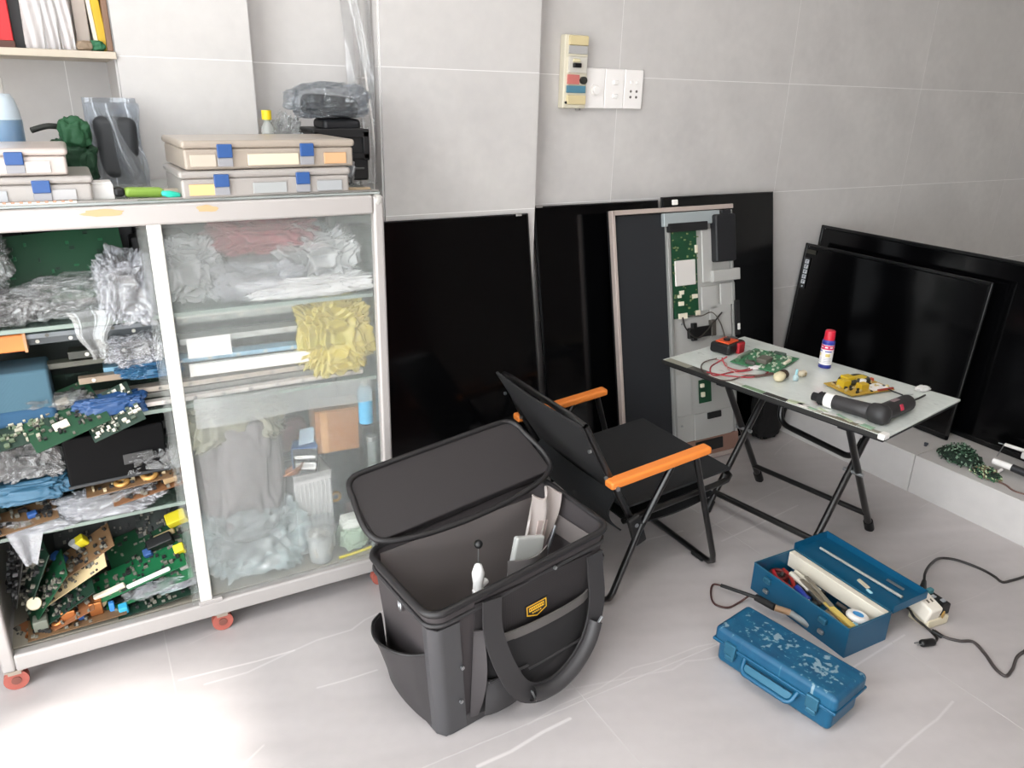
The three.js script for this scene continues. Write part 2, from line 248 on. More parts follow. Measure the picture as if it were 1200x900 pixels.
// opened television with its boards showing
const chassis = thing('opened_television', 'opened television with exposed circuit boards and grey metal back', 'television', V(1.845, 0.001, -1.895));
chassis.rotation.x = -Math.atan2(0.19, 0.905); chassis.updateMatrixWorld(true);
const cN = V(0, 0, 1).applyQuaternion(chassis.quaternion);
const cL = (px, py, dz = 0) => chassis.worldToLocal(hit(px, py, chassis.position.clone().add(cN.clone().multiplyScalar(dz)), cN));
const cBox = (name, a, b, z0, th, m, par = chassis, r = 0.003) => { const p = cL(a[0], a[1], z0 + th), q = cL(b[0], b[1], z0 + th); return part(par, name, T(box(Math.abs(q.x - p.x), Math.abs(q.y - p.y), th, r), (p.x + q.x) / 2, (p.y + q.y) / 2, z0 + th / 2), m); };
{
  const tl = cL(716, 249, 0.012), tr = cL(858, 237, 0.012), w = tr.x - tl.x, H = (tl.y + tr.y) / 2, cx = (tl.x + tr.x) / 2;
  const mGalv = M(0xb7b6b2, 0.42, 0.2), mGalvDark = M(0x989894, 0.45, 0.2), mRim = M(0xbfb0a8, 0.45, 0.3), mCover = M(0x1e2024, 0.6);
  part(chassis, 'screen', T(box(w, H, 0.01, 0.001), cx, H / 2, -0.009), mBezel);
  for (const [n, gx, gy, gw, gh] of [['frame_side', tl.x + 0.006, H / 2, 0.013, H], ['frame_top', cx, H - 0.008, w, 0.016], ['frame_bottom', cx, 0.008, w, 0.016]]) part(chassis, n, T(box(gw, gh, 0.022, 0.002), gx, gy, 0.007), mRim);
  const s = cL(779, 260, 0.004).x, covW = s - tl.x - 0.012;
  part(chassis, 'back_cover', T(box(covW, H - 0.035, 0.004, 0.001), tl.x + 0.012 + covW / 2, H / 2 - 0.002, 0.0), mCover);
  part(chassis, 'metal_back', T(box(tr.x - s - 0.012, H - 0.035, 0.005, 0.001), (s + tr.x - 0.012) / 2, H / 2 - 0.002, 0.001), mGalv);
  part(chassis, 'side_flange', T(box(0.01, H - 0.02, 0.016, 0.002), tr.x - 0.006, H / 2 - 0.01, 0.005), mGalvDark);
  part(chassis, 'seam_flange', T(box(0.014, H - 0.05, 0.014, 0.003), s + 0.006, H / 2, 0.009), mGalvDark);
  cBox('top_flange', [778, 250], [844, 261], 0.003, 0.018, M(0xaab2b4, 0.4, 0.35));
  const b1 = cBox('control_board', [786, 263], [819, 370], 0.008, 0.003, mPcbGreen, chassis, 0.0005);
  cBox('shielding_plate', [791, 306], [816, 333], 0.011, 0.006, M(0xdad5d0, 0.4, 0.1), b1);
  cBox('heat_sink', [783, 262], [830, 269], 0.011, 0.012, mBlackMatte, b1);
  for (const [a, b] of [[[797, 341], [802, 345]], [[795, 346], [799, 349]], [[796, 354], [802, 358]], [[812, 345], [818, 349]], [[796, 368], [806, 373]], [[816, 364], [821, 369]], [[798, 266], [803, 270]], [[815, 287], [818, 296]]]) cBox('connector', a, b, 0.011, 0.006, mCream, b1, 0.0008);
  const small = []; for (let k = 0; k < 70; k++) { const p = cL(rr(788, 818), rr(266, 368), 0.013); small.push(T(box(rr(0.003, 0.008), rr(0.003, 0.008), 0.004, 0), p.x, p.y, 0.0125)); }
  const sm = part(b1, 'small_components', mergeGeometries(small), M(0x6f7a52, 0.5)); sm.userData.kind = 'stuff';
  cBox('loudspeaker', [839, 251], [864, 305], 0.006, 0.035, M(0x15161a, 0.55), chassis, 0.008);
  cBox('loudspeaker_tab', [846, 246], [857, 252], 0.008, 0.02, M(0x15161a, 0.55));
  cBox('wall_bracket', [836, 317], [868, 327], 0.006, 0.02, mGalv);
  for (const [a, b] of [[[822, 268], [836, 330]], [[822, 336], [842, 362]], [[844, 332], [862, 356]], [[832, 358], [858, 392]], [[792, 440], [812, 486]], [[814, 486], [858, 512]]]) cBox('pressed_rib', a, b, 0.005, 0.007, mGalv, chassis, 0.005);
  const b2 = cBox('power_board', [819, 446], [834, 470], 0.008, 0.003, mPcbGreen, chassis, 0.0005);
  for (const [a, b] of [[[822, 450], [826, 454]], [[823, 460], [827, 465]]]) cBox('capacitor', a, b, 0.011, 0.01, mCream, b2);
  cBox('cable_clamp', [808, 385], [836, 393], 0.006, 0.014, mBlack); cBox('cable_clamp', [812, 379], [818, 399], 0.006, 0.014, mBlack); cBox('cable_clamp', [834, 375], [840, 393], 0.006, 0.018, M(0x4a4640, 0.5));
  cBox('cable_clamp', [830, 484], [846, 488], 0.006, 0.012, mBlack); cBox('cable_clamp', [816, 519], [848, 524], 0.006, 0.012, mBlack);
  for (const [x, y] of [[786, 345], [790, 480], [846, 520], [800, 380], [850, 340], [826, 280], [800, 500], [855, 460], [845, 400], [812, 424]]) { const p = cL(x, y, 0.01); part(chassis, 'screw', T(cyl(0.004, 0.006, 10), p.x, p.y, 0.008, Math.PI / 2), mSteel); }
  const pt = (x, y, z = 0.02) => cL(x, y, z);
  part(chassis, 'ribbon_cable', wire([pt(800, 372), pt(804, 385), pt(818, 396, 0.03), pt(836, 378, 0.025), pt(846, 366)], 0.0025), M(0x2a2622, 0.6));
  part(chassis, 'ribbon_cable', wire([pt(806, 370), pt(822, 370, 0.03), pt(834, 366, 0.03), pt(844, 378), pt(850, 396)], 0.0022), M(0x57514a, 0.6));
  cBox('side_port_board', [862, 352], [868, 392], 0.006, 0.015, mBlackMatte); cBox('side_port', [865, 379], [868, 386], 0.02, 0.005, mWhite);
  cBox('bottom_strip', [786, 524], [866, 529], 0.004, 0.01, M(0x8c6a5c, 0.5));
  cBox('frame_tab', [788, 234], [795, 240], 0.0, 0.006, mWhite);
}

// two televisions on the platform
function television(name, label, xb, xt, z0, z1, top, group) {
  const w = z1 - z0, h = Math.hypot(top - LEDGE_Y, xt - xb), g = thing(name, label, 'television', V(xb, LEDGE_Y + 0.001, (z0 + z1) / 2), -Math.PI / 2, group);
  g.rotation.order = 'YXZ'; g.rotation.x = -Math.atan2(xt - xb, top - LEDGE_Y);
  part(g, 'back_shell', T(box(w - 0.02, h - 0.02, 0.022, 0.006), 0, h / 2, -0.016), mBezel);
  part(g, 'bezel', mergeGeometries([T(box(0.012, h, 0.012, 0.003), -w / 2 + 0.006, h / 2, 0.001), T(box(0.012, h, 0.012, 0.003), w / 2 - 0.006, h / 2, 0.001), T(box(w, 0.012, 0.012, 0.003), 0, h - 0.006, 0.001), T(box(w, 0.02, 0.012, 0.003), 0, 0.01, 0.001)]), M(0x0a0b0c, 0.25));
  part(g, 'screen', T(box(w - 0.022, h - 0.03, 0.004, 0), 0, h / 2, 0.002), mScreen);
  return g;
}
television('flat_television', 'large black flat television standing furthest back on the tiled platform', 2.69, 2.735, -2.185, -0.95, 0.785);
const tvSmall = television('flat_television', 'smaller black television with sticker strip leaning on the larger television', 2.61, 2.655, -2.185, -1.4, 0.715);
{ tvSmall.updateMatrixWorld(true); const tq = new THREE.Quaternion(); tvSmall.getWorldQuaternion(tq); const n = V(0, 0, 1).applyQuaternion(tq), p0 = tvSmall.position.clone();
  const L = (px, py) => tvSmall.worldToLocal(hit(px, py, p0, n));
  const c = L(937, 318), st = canvasTex(64, 320, (g) => { g.fillStyle = '#101012'; g.fillRect(0, 0, 64, 320); g.fillStyle = '#c9ccd0'; for (let k = 0; k < 5; k++) { g.fillRect(10, 20 + k * 52, 44, 40); g.fillStyle = '#2a2c30'; g.fillRect(18, 28 + k * 52, 28, 8); g.fillRect(18, 42 + k * 52, 20, 8); g.fillStyle = '#c9ccd0'; } g.fillRect(24, 288, 16, 16); });
  part(tvSmall, 'sticker', T(new THREE.PlaneGeometry(0.028, 0.13), -tvSmall.children[0].geometry.boundingBox?.max.x || -0.365, c.y, 0.0078), new THREE.MeshPhysicalMaterial({ map: st, roughness: 0.5 }), 'strip of small white feature stickers');
  part(tvSmall, 'corner_label', T(new THREE.PlaneGeometry(0.05, 0.018), -0.355, 0.545, 0.0078), M(0x2c2a22, 0.5));
}

// ---------------------------------------------------------------- folding armchair
{
  const ch = thing('folding_armchair', 'black folding camp armchair with orange wooden armrests', 'chair', V(1.25, 0, -1.56));
  const L = (x, y, z) => V(x - 1.25, y, z + 1.56);
  const mFab = M(0x17181a, 0.85, 0, { bumpMap: fabricBump, bumpScale: 0.0006 }), mArm = M(0xe08034, 0.5), r = 0.009;
  const zn = -1.335, zf = -1.80;
  for (const z of [zn, zf]) {
    const arm = part(ch, 'armrest', T(box(0.325, 0.022, 0.034, 0.007, 3), ...L(1.205, 0.388, z).toArray(), 0, 0, 0.1), mArm, 'orange wooden armrest');
    part(arm, 'arm_bolt', T(cyl(0.006, 0.012, 10), ...L(1.06, 0.366, z + (z === zn ? 0.016 : -0.016)).toArray(), Math.PI / 2), mSteel);
    part(ch, 'back_post', bent([L(0.985, 0.53, z + (z === zn ? -0.03 : 0.03)), L(1.05, 0.40, z + (z === zn ? -0.018 : 0.018)), L(1.17, 0.19, z + (z === zn ? -0.018 : 0.018))], r, 0.05), mBlackTube);
    const hinge = part(ch, 'hinge_plate', T(box(0.04, 0.09, 0.016, 0.006), ...L(1.148, 0.215, z).toArray(), 0, 0, 0.35), M(0x0e0e0f, 0.5));
    part(hinge, 'rivet', T(cyl(0.006, 0.02, 10), ...L(1.14, 0.235, z).toArray(), Math.PI / 2), mSteel);
    part(ch, 'brace', bar(L(1.25, 0.385, z), L(1.145, 0.19, z), r), mBlackTube);
    for (const [x, y] of [[1.0, 0.47], [1.055, 0.385]]) part(ch, 'rivet', T(cyl(0.005, 0.006, 10), ...L(x - 0.01, y, z + (z === zn ? -0.012 : 0.03)).toArray(), 0, 0, Math.PI / 2), mSteel);
  }
  // front and back floor loops
  part(ch, 'front_leg_loop', bent([L(1.325, 0.395, zn), L(1.452, 0.011, zn), L(1.462, 0.011, zf), L(1.335, 0.395, zf)], r, 0.04), mBlackTube);
  part(ch, 'rear_leg_loop', bent([L(1.16, 0.235, zn + 0.004), L(1.07, 0.011, zn + 0.004), L(1.075, 0.011, zf), L(1.16, 0.235, zf)], r, 0.035), mBlackTube);
  for (const [x, z] of [[1.452, -1.40], [1.462, -1.74], [1.072, -1.40], [1.075, -1.74]]) part(ch, 'foot_pad', T(box(0.024, 0.014, 0.05, 0.005), ...L(x, 0.0085, z).toArray()), M(0x0a0a0a, 0.8));
  part(ch, 'seat_frame', bent([L(1.12, 0.235, -1.36), L(1.515, 0.272, -1.36), L(1.515, 0.272, -1.775), L(1.12, 0.235, -1.775)], r * 0.95, 0.05), mBlackTube);
  part(ch, 'backrest_bar', bent([L(0.985, 0.528, zn - 0.03), L(0.975, 0.54, -1.42), L(0.975, 0.54, -1.71), L(0.985, 0.528, zf + 0.03)], r, 0.04), mBlackTube);
  // fabrics
  part(ch, 'seat_fabric', slab((u, v) => L(1.13 + u * 0.37, 0.258 + u * 0.032 - 0.022 * Math.sin(Math.PI * u) * Math.sin(Math.PI * v) + 0.004, -1.765 + v * 0.395), 0.006, 14, 14), mFab);
  part(ch, 'seat_skirt', slab((u, v) => L(1.16 + u * 0.3, 0.215 + u * 0.02 - 0.05 * Math.sin(Math.PI * (0.15 + 0.7 * u)) * 0.6, -1.755 + v * 0.375), 0.005, 10, 10), M(0x141517, 0.9));
  part(ch, 'backrest_fabric', slab((u, v) => { const t = v; return L(0.972 + t * 0.155 - 0.028 * Math.sin(Math.PI * u) * Math.sin(Math.PI * Math.min(1, t + 0.1)), 0.535 - t * 0.24, -1.785 + u * 0.425); }, 0.007, 14, 12), M(0x191819, 0.8, 0, { bumpMap: fabricBump, bumpScale: 0.0006 }));
  part(ch, 'storage_pouch', slab((u, v) => L(1.115 + v * 0.02 - 0.035 * Math.sin(Math.PI * v) - 0.01 * Math.sin(Math.PI * u), 0.305 - v * 0.11, -1.76 + u * 0.38), 0.005, 12, 10), mFab);
}

// ---------------------------------------------------------------- folding work table with a glass panel top
const TY = 0.48, TC = V(1.858, 0, -1.463), TR = Math.atan2(0.165, 0.986);     // top height, centre, turn of its long axis
const tableTop = (px, py, dy = 0) => onY(px, py, TY + dy);
{
  const tb = thing('folding_table', 'black folding table with a pale glass panel top', 'table', TC, TR);
  const L = (along, y, across) => V(across, y, along);      // local: z along the long axis, x across
  const topTex = noiseTex(512, (u, v) => { const n = tn(u, v, 7, 3.3, 5) * 26 + tn(u, v, 40, 1.1, 2) * 14, s = tn(u, v, 16, 9.1, 4) > 0.26 ? -26 : 0; return [cl(212 + n + s), cl(217 + n + s), cl(212 + n + s)]; });
  part(tb, 'glass_top', T(box(0.44, 0.006, 0.735, 0.001), 0, TY - 0.003, 0), new THREE.MeshPhysicalMaterial({ map: topTex, roughness: 0.3, clearcoat: 0.4, clearcoatRoughness: 0.15 }), 'pale dusty glass panel');
  part(tb, 'top_board', T(box(0.43, 0.014, 0.722, 0.003), 0, TY - 0.0135, 0), mBlackMatte);
  const ec = [0x8c8a7c, 0x4b4a44, 0xb9b8b0, 0x6f8a6a, 0x2b2a28, 0xa9a79c, 0x77705f];
  for (let k = 0, z = -0.36; z < 0.34; k++) { const l = rr(0.05, 0.12); part(tb, 'edge_tape', T(box(rr(0.014, 0.03), 0.0012, Math.min(l, 0.36 - z) * 0.97, 0), -0.207, TY + 0.0006, z + l / 2), M(ec[k % 7], 0.5)); z += l; }
  for (let k = 0; k < 9; k++) part(tb, 'scrap_tape', T(box(rr(0.008, 0.02), 0.0012, rr(0.02, 0.05), 0), rr(-0.205, -0.185), TY + 0.0018, 0.1 + k * 0.026, 0, rr(-0.4, 0.4)), M([0xb7c1a2, 0xd8d6d0, 0x8fae94][k % 3], 0.4));
  part(tb, 'edge_strip', T(box(0.004, 0.012, 0.735, 0.001), -0.2215, TY - 0.006, 0), M(0x1d1c1a, 0.6)); part(tb, 'corner_clip', T(box(0.03, 0.016, 0.02, 0.004), -0.21, TY - 0.003, 0.358), mWhite);
  const r = 0.0105;
  for (const s of [1, -1]) {
    const z = s > 0 ? 0.222 : -0.185, zi = z - s * 0.024;
    part(tb, 'leg', bar(L(z, 0.012, 0.152), L(z, TY - 0.022, -0.135), r), mBlackTube);
    part(tb, 'leg', bar(L(zi, 0.012, -0.172), L(zi, TY - 0.022, 0.14), r), mBlackTube);
    part(tb, 'foot_cap', T(cyl(0.0145, 0.04, 14), 0.147, 0.021, z, 0, 0, 0.55), mBlack);
    part(tb, 'foot_cap', T(cyl(0.0145, 0.04, 14), -0.166, 0.021, zi, 0, 0, -0.58), mBlack);
    part(tb, 'hinge_bracket', T(box(0.05, 0.03, 0.03, 0.004), -0.132, TY - 0.035, z), mBlackMatte);
    part(tb, 'pivot_bolt', T(cyl(0.006, 0.06, 10), -0.008, 0.25, z - s * 0.012, Math.PI / 2), mSteel);
    if (s > 0) { part(tb, 'lock_bracket', T(box(0.03, 0.075, 0.032, 0.005), 0.085, 0.385, zi, 0, 0, -0.58), mBlackMatte); }
  }
  part(tb, 'stretcher', bar(L(-0.185, 0.075, 0.108), L(0.222, 0.075, 0.108), r * 0.85), mBlackTube);
  part(tb, 'stretcher', bar(L(-0.16, 0.06, -0.14), L(0.198, 0.06, -0.14), r * 0.95), mBlackTube);
  part(tb, 'folding_brace', bent([L(-0.12, TY - 0.03, 0.13), L(-0.12, 0.265, 0.105), L(0.175, 0.265, 0.045), L(0.19, 0.33, 0.06)], r * 0.9, 0.05), mBlackTube);
  part(tb, 'apron_rail', T(box(0.012, 0.022, 0.66, 0.002), -0.15, TY - 0.031, 0), mBlackMatte); part(tb, 'apron_rail', T(box(0.012, 0.022, 0.66, 0.002), 0.15, TY - 0.031, 0), mBlackMatte);
}

// ---------------------------------------------------------------- tool bag
const BAG = V(0.688, 0, -1.277), BR = 0.15;
{
  const bag = thing('tool_bag', 'open black canvas tool bag with grey trim and yellow emblem', 'tool bag', BAG, BR);
  bag.updateMatrixWorld(true);
  const mCan = M(0x231f20, 0.78, 0, { bumpMap: fabricBump, bumpScale: 0.0005 }), mSide = M(0x383334, 0.72, 0, { bumpMap: fabricBump, bumpScale: 0.0005 }), mVinyl = M(0x424143, 0.42), mTrim = M(0x2f2d2e, 0.6), mMesh = M(0x1b191a, 0.9), mPipe = M(0x1c1a1b, 0.5), mLining = M(0x5d5754, 0.85);
  const W0 = 0.41, D0 = 0.225, W1 = 0.475, D1 = 0.255, H = 0.345;
  const ring = (w, d, rad, n = 6) => { const p = []; const cs = [[1, 1, 0], [-1, 1, 1], [-1, -1, 2], [1, -1, 3]]; for (const [sx, sz, q] of cs) for (let k = 0; k <= n; k++) { const a = (q + k / n) * Math.PI / 2; p.push([sx * (w / 2 - rad) + rad * Math.cos(a), sz * (d / 2 - rad) + rad * Math.sin(a)]); } return p; };
  const wallY = (t) => [W0 + (W1 - W0) * t, D0 + (D1 - D0) * t];
  const loft = (levels) => { const p = [], ix = []; const n = levels[0][0].length; for (const [rg, y] of levels) for (const [x, z] of rg) p.push(x, typeof y === 'function' ? y(x, z) : y, z); for (let l = 0; l < levels.length - 1; l++) for (let i = 0; i < n; i++) { const a = l * n + i, b = l * n + (i + 1) % n; ix.push(a, a + n, b, b, a + n, b + n); } const g = new THREE.BufferGeometry(); g.setAttribute('position', new THREE.Float32BufferAttribute(p, 3)); g.setIndex(ix); g.computeVertexNormals(); const q = g.attributes.position, uv = []; for (let i = 0; i < q.count; i++) uv.push((q.getX(i) + q.getZ(i)) * 6, q.getY(i) * 6); g.setAttribute('uv', new THREE.Float32BufferAttribute(uv, 2)); return g; };
  const rimY = (x, z) => H + 0.018 * (x / 0.24) + (z < 0 ? 0.014 : 0);       // the rim rises to one side
  const lev = []; lev.push([ring(0.02, 0.02, 0.005), 0.002]); lev.push([ring(W0 - 0.01, D0 - 0.01, 0.03), 0.002]); for (let k = 0; k <= 6; k++) { const [w, d] = wallY(k / 6); lev.push([ring(w, d, 0.035), k === 6 ? rimY : 0.008 + (H - 0.008) * k / 6]); }
  lev.push([ring(W1 - 0.014, D1 - 0.014, 0.03), rimY]); lev.push([ring(W0 - 0.014, D0 - 0.014, 0.03), 0.02]); lev.push([ring(0.02, 0.02, 0.005), 0.02]);
  part(bag, 'body', loft(lev), mSide);
  const rp = ring(W1 + 0.002, D1 + 0.002, 0.035, 8).map(([x, z]) => V(x, rimY(x, z), z));
  part(bag, 'rim_piping', wire(rp, 0.008, 120, 8, true), mPipe);
  const rp2 = ring(W1 - 0.002, D1 - 0.002, 0.035, 8).map(([x, z]) => V(x, rimY(x, z) - 0.03, z));
  part(bag, 'zip_band', wire(rp2, 0.005, 120, 6, true), mTrim);
  const fz = (y) => (D0 + (D1 - D0) * y / H) / 2;          // front face depth at height y
  const front = (u0, u1, y0, y1, off, bulge, th, nu = 12, nv = 10) => slab((u, v) => { const y = y0 + (y1 - y0) * v, x = u0 + (u1 - u0) * u; return V(x, y, fz(y) + off + bulge * Math.pow(Math.sin(Math.PI * u), 0.5) * Math.pow(Math.sin(Math.PI * (0.08 + 0.84 * v)), 0.6)); }, th, nu, nv);
  part(bag, 'front_panel', front(-0.135, 0.185, 0.02, 0.318, 0.004, 0.004, 0.006), mCan);
  // grey vinyl corner guard
  part(bag, 'corner_guard', slab((u, v) => { const y = 0.004 + v * 0.288, w = (W0 + (W1 - W0) * y / H) / 2 + 0.004, d = fz(y) + 0.004; const s = u * 2 - 1; const x = s < 0 ? -w : -w + 0.012 + s * 0.052, z = s < 0 ? d - 0.012 + s * 0.026 : d; return V(x, y, z); }, 0.003, 8, 8), mVinyl, 'grey vinyl corner guard');
  part(bag, 'corner_guard', slab((u, v) => { const y = 0.004 + v * 0.288, w = (W0 + (W1 - W0) * y / H) / 2 + 0.004, d = fz(y) + 0.004; const s = 1 - u * 2; const x = s < 0 ? w : w - 0.012 - s * 0.03, z = s < 0 ? d - 0.012 + s * 0.03 : d; return V(x, y, z); }, 0.003, 8, 8), M(0x232022, 0.7));
  part(bag, 'base_tray', loft([[ring(W0 + 0.006, D0 + 0.008, 0.03), 0.001], [ring(W0 + 0.008, D0 + 0.01, 0.03), 0.03], [ring(W0 - 0.004, D0 - 0.002, 0.03), 0.031]]), M(0x3c3a3b, 0.55));
  // large front pocket with a pale binding and lower divided pockets
  const pk = part(bag, 'front_pocket', front(-0.12, 0.175, 0.03, 0.2, 0.012, 0.03, 0.006), mMesh);
  part(pk, 'pocket_binding', slab((u, v) => V(-0.085 + u * 0.262, 0.198 + v * 0.022 + u * 0.004, fz(0.2) + 0.012 + 0.03 * Math.pow(Math.sin(Math.PI * u), 0.5) * 0.55), 0.004, 12, 2), M(0x5a5654, 0.7), 'grey pocket binding');
  part(pk, 'tool_sleeve', front(-0.118, -0.02, 0.035, 0.13, 0.03, 0.02, 0.004, 8, 8), M(0x2c2a2b, 0.8));
  part(pk, 'tool_sleeve', front(-0.015, 0.165, 0.035, 0.115, 0.03, 0.014, 0.004, 8, 8), M(0x221f20, 0.85));
  part(pk, 'sleeve_binding', bar(V(-0.118, 0.131, fz(0.13) + 0.04), V(-0.02, 0.133, fz(0.13) + 0.046), 0.003, 8), mTrim);
  part(pk, 'sleeve_binding', bar(V(-0.015, 0.116, fz(0.11) + 0.042), V(0.165, 0.12, fz(0.11) + 0.04), 0.003, 8), mTrim);
  part(pk, 'pocket_gusset', slab((u, v) => { const y = 0.025 + v * 0.23; return V(-0.14 + u * 0.018, y, fz(y) + 0.008 + u * 0.028 * Math.sin(Math.PI * (0.1 + 0.85 * (1 - v)))); }, 0.004, 4, 10), M(0x393536, 0.6));
  // side pocket
  part(bag, 'side_pocket', slab((u, v) => { const y = 0.015 + v * (0.175 + 0.02 * u), w = (W0 + (W1 - W0) * y / H) / 2; const b = Math.pow(Math.sin(Math.PI * u), 0.6) * (0.014 + 0.04 * v); return V(-w - 0.002 - b, y, -0.105 + u * 0.19); }, 0.004, 14, 10), M(0x312e2f, 0.6), 'open side pocket');
  part(bag, 'pocket_edge', wire(Array.from({ length: 13 }, (_, k) => { const u = k / 12, y = 0.19 + 0.02 * u, w = (W0 + (W1 - W0) * y / H) / 2; return V(-w - 0.002 - Math.pow(Math.sin(Math.PI * u), 0.6) * 0.054, y, -0.105 + u * 0.19); }), 0.0035, 40), mPipe);
  part(bag, 'carry_ring', T(new THREE.TorusGeometry(0.011, 0.0022, 8, 20), -0.236, 0.285, 0.005, 0, Math.PI / 2 - 0.3), mSteel, 'steel carry ring');
  part(bag, 'ring_tab', T(box(0.005, 0.03, 0.024, 0.002), -0.23, 0.3, 0.004), mTrim);
  for (const [x, y] of [[-0.165, 0.175], [-0.165, 0.085], [0.07, 0.325]]) part(bag, 'rivet', T(cyl(0.0042, 0.005, 12), x, y, fz(y) + 0.0085, Math.PI / 2), mSteel);
  part(bag, 'rivet', T(cyl(0.004, 0.005, 12), -0.212, 0.165, 0.07, 0, 0, Math.PI / 2), mSteel);
  // strap handle hanging down over the front
  const strap = [V(-0.098, 0.318, fz(0.31) + 0.012), V(-0.105, 0.25, fz(0.25) + 0.03), V(-0.085, 0.16, fz(0.16) + 0.058), V(-0.04, 0.085, fz(0.1) + 0.066), V(0.02, 0.06, fz(0.08) + 0.068), V(0.085, 0.075, fz(0.1) + 0.066), V(0.15, 0.125, fz(0.12) + 0.055), V(0.186, 0.2, fz(0.2) + 0.034), V(0.19, 0.27, fz(0.27) + 0.016), V(0.188, 0.315, fz(0.31) + 0.01)];
  const band = (pts, wd, th, m, par, name) => { const c = new THREE.CatmullRomCurve3(pts, false, 'centripetal'), N = 48; return part(par, name, slab((u, v) => { const p = c.getPoint(u), t = c.getTangent(u), n = V(0, 0.15, 1).normalize(), s = t.clone().cross(n).normalize(); return p.add(s.multiplyScalar((v - 0.5) * wd)); }, -th, N, 2), m); };
  const st = band(strap, 0.046, 0.004, mTrim, bag, 'carry_strap'); st.userData.label = 'wide grey webbing handle';
  const c2 = new THREE.CatmullRomCurve3(strap, false, 'centripetal');
  part(st, 'padded_grip', new THREE.TubeGeometry(new THREE.CatmullRomCurve3([0.36, 0.42, 0.5, 0.58, 0.66, 0.72].map((t) => c2.getPoint(t).add(V(0, 0.002, 0.003)))), 20, 0.0165, 10), M(0x363435, 0.55));
  for (const t of [0.36, 0.72]) { const p = c2.getPoint(t); part(st, 'grip_stitching', T(box(0.004, 0.034, 0.006, 0.001), p.x, p.y + 0.002, p.z + 0.012, 0, 0, t < 0.5 ? 0.4 : -0.7), mSteel); }
  // emblem
  const em = canvasTex(192, 128, (g) => { g.clearRect(0, 0, 192, 128); g.fillStyle = '#1a1716'; g.beginPath(); g.moveTo(4, 6); g.lineTo(188, 6); g.lineTo(188, 84); g.lineTo(96, 124); g.lineTo(4, 84); g.fill(); g.strokeStyle = '#d9a51f'; g.lineWidth = 9; g.beginPath(); g.moveTo(12, 14); g.lineTo(180, 14); g.lineTo(180, 80); g.lineTo(96, 114); g.lineTo(12, 80); g.closePath(); g.stroke(); g.fillStyle = '#e2ae22'; g.fillRect(30, 28, 132, 34); g.fillStyle = '#1a1716'; for (let k = 0; k < 8; k++) g.fillRect(36 + k * 16, 38, 8, 14); g.fillStyle = '#e2ae22'; for (let k = 0; k < 5; k++) g.fillRect(56 + k * 17, 72, 11, 12); });
  const esh = new THREE.Shape([[-1, 0.6], [1, 0.6], [1, -0.22], [0, -0.6], [-1, -0.22]].map(([x, y]) => new THREE.Vector2(x * 0.03, y * 0.033)));
  const eg = new THREE.ExtrudeGeometry(esh, { depth: 0.002, bevelEnabled: false }); { const p = eg.attributes.position, uv = eg.attributes.uv; for (let i = 0; i < p.count; i++) uv.setXY(i, p.getX(i) / 0.06 + 0.5, p.getY(i) / 0.0396 + 0.5); }
  { const e = bag.worldToLocal(onZ(632, 716, -1.14)); part(bag, 'emblem', T(eg, e.x, e.y, fz(e.y) + 0.009, -0.06, 0, 0.06), new THREE.MeshPhysicalMaterial({ map: em, roughness: 0.6 }), 'yellow and black shield emblem'); }
  // open lid hinged on the rear rim
  const lidA = bag.worldToLocal(V(0.466, 0.368, -1.365)), lidB = bag.worldToLocal(V(0.918, 0.405, -1.42)), lidC = bag.worldToLocal(onZ(408, 558, -1.535)), lidD = bag.worldToLocal(onZ(592, 496, -1.545)).add(V(0.045, 0.004, 0.0));
  const lx = lidB.clone().sub(lidA), ly = lidC.clone().add(lidD).sub(lidA).sub(lidB).multiplyScalar(0.5), lw = lx.length(), lh = ly.length();
  lx.normalize(); const lz = lx.clone().cross(ly).normalize(); ly.copy(lz.clone().cross(lx));
  const lid = new THREE.Group(); lid.name = 'lid'; bag.add(lid); lid.quaternion.setFromRotationMatrix(new THREE.Matrix4().makeBasis(lx, ly, lz)); lid.position.copy(lidA.clone().add(lidB).multiplyScalar(0.5));
  const rs = new THREE.Shape(), R = 0.045, hw = lw / 2 + 0.006; rs.moveTo(-hw, 0); rs.lineTo(hw, 0); rs.lineTo(hw, lh - R); rs.quadraticCurveTo(hw, lh, hw - R, lh); rs.lineTo(-hw + R, lh); rs.quadraticCurveTo(-hw, lh, -hw, lh - R); rs.closePath();
  part(lid, 'lid_panel', new THREE.ExtrudeGeometry(rs, { depth: 0.016, bevelEnabled: true, bevelSize: 0.004, bevelThickness: 0.004, bevelSegments: 3, curveSegments: 10 }).translate(0, 0, -0.02), M(0x292526, 0.6));
  const lp = rs.getPoints(8).map((p) => V(p.x * 1.012, p.y, 0.001)); lp.pop();
  part(lid, 'lid_piping', wire(lp, 0.007, 140, 8, true), mPipe);
  part(lid, 'lid_flap', slab((u, v) => V((u - 0.5) * lw * 0.96, 0.006 - v * 0.012, -0.004 - v * 0.05), 0.003, 8, 3), M(0x161415, 0.8));
  // inside dividers
  part(bag, 'inner_floor', T(box(W0 - 0.05, 0.006, D0 - 0.05, 0.002), 0, 0.026, 0), mLining);
  part(bag, 'inner_lining', slab((u, v) => V((u - 0.5) * (W1 - 0.05), 0.05 + v * (H - 0.06), -D0 / 2 - (D1 - D0) / 2 * v + 0.012), 0.002, 8, 6), M(0x6d6664, 0.9));
  part(bag, 'inner_pocket', slab((u, v) => V(0.02 + u * 0.115, 0.1 + v * 0.205, 0.035 + 0.02 * Math.sin(Math.PI * u)), 0.003, 10, 6), M(0x6b6665, 0.7));
  part(bag, 'inner_pocket', slab((u, v) => V(-0.155 + u * 0.11, 0.1 + v * 0.17, 0.075 + 0.02 * Math.sin(Math.PI * u)), 0.003, 10, 6), M(0x5d5857, 0.7));
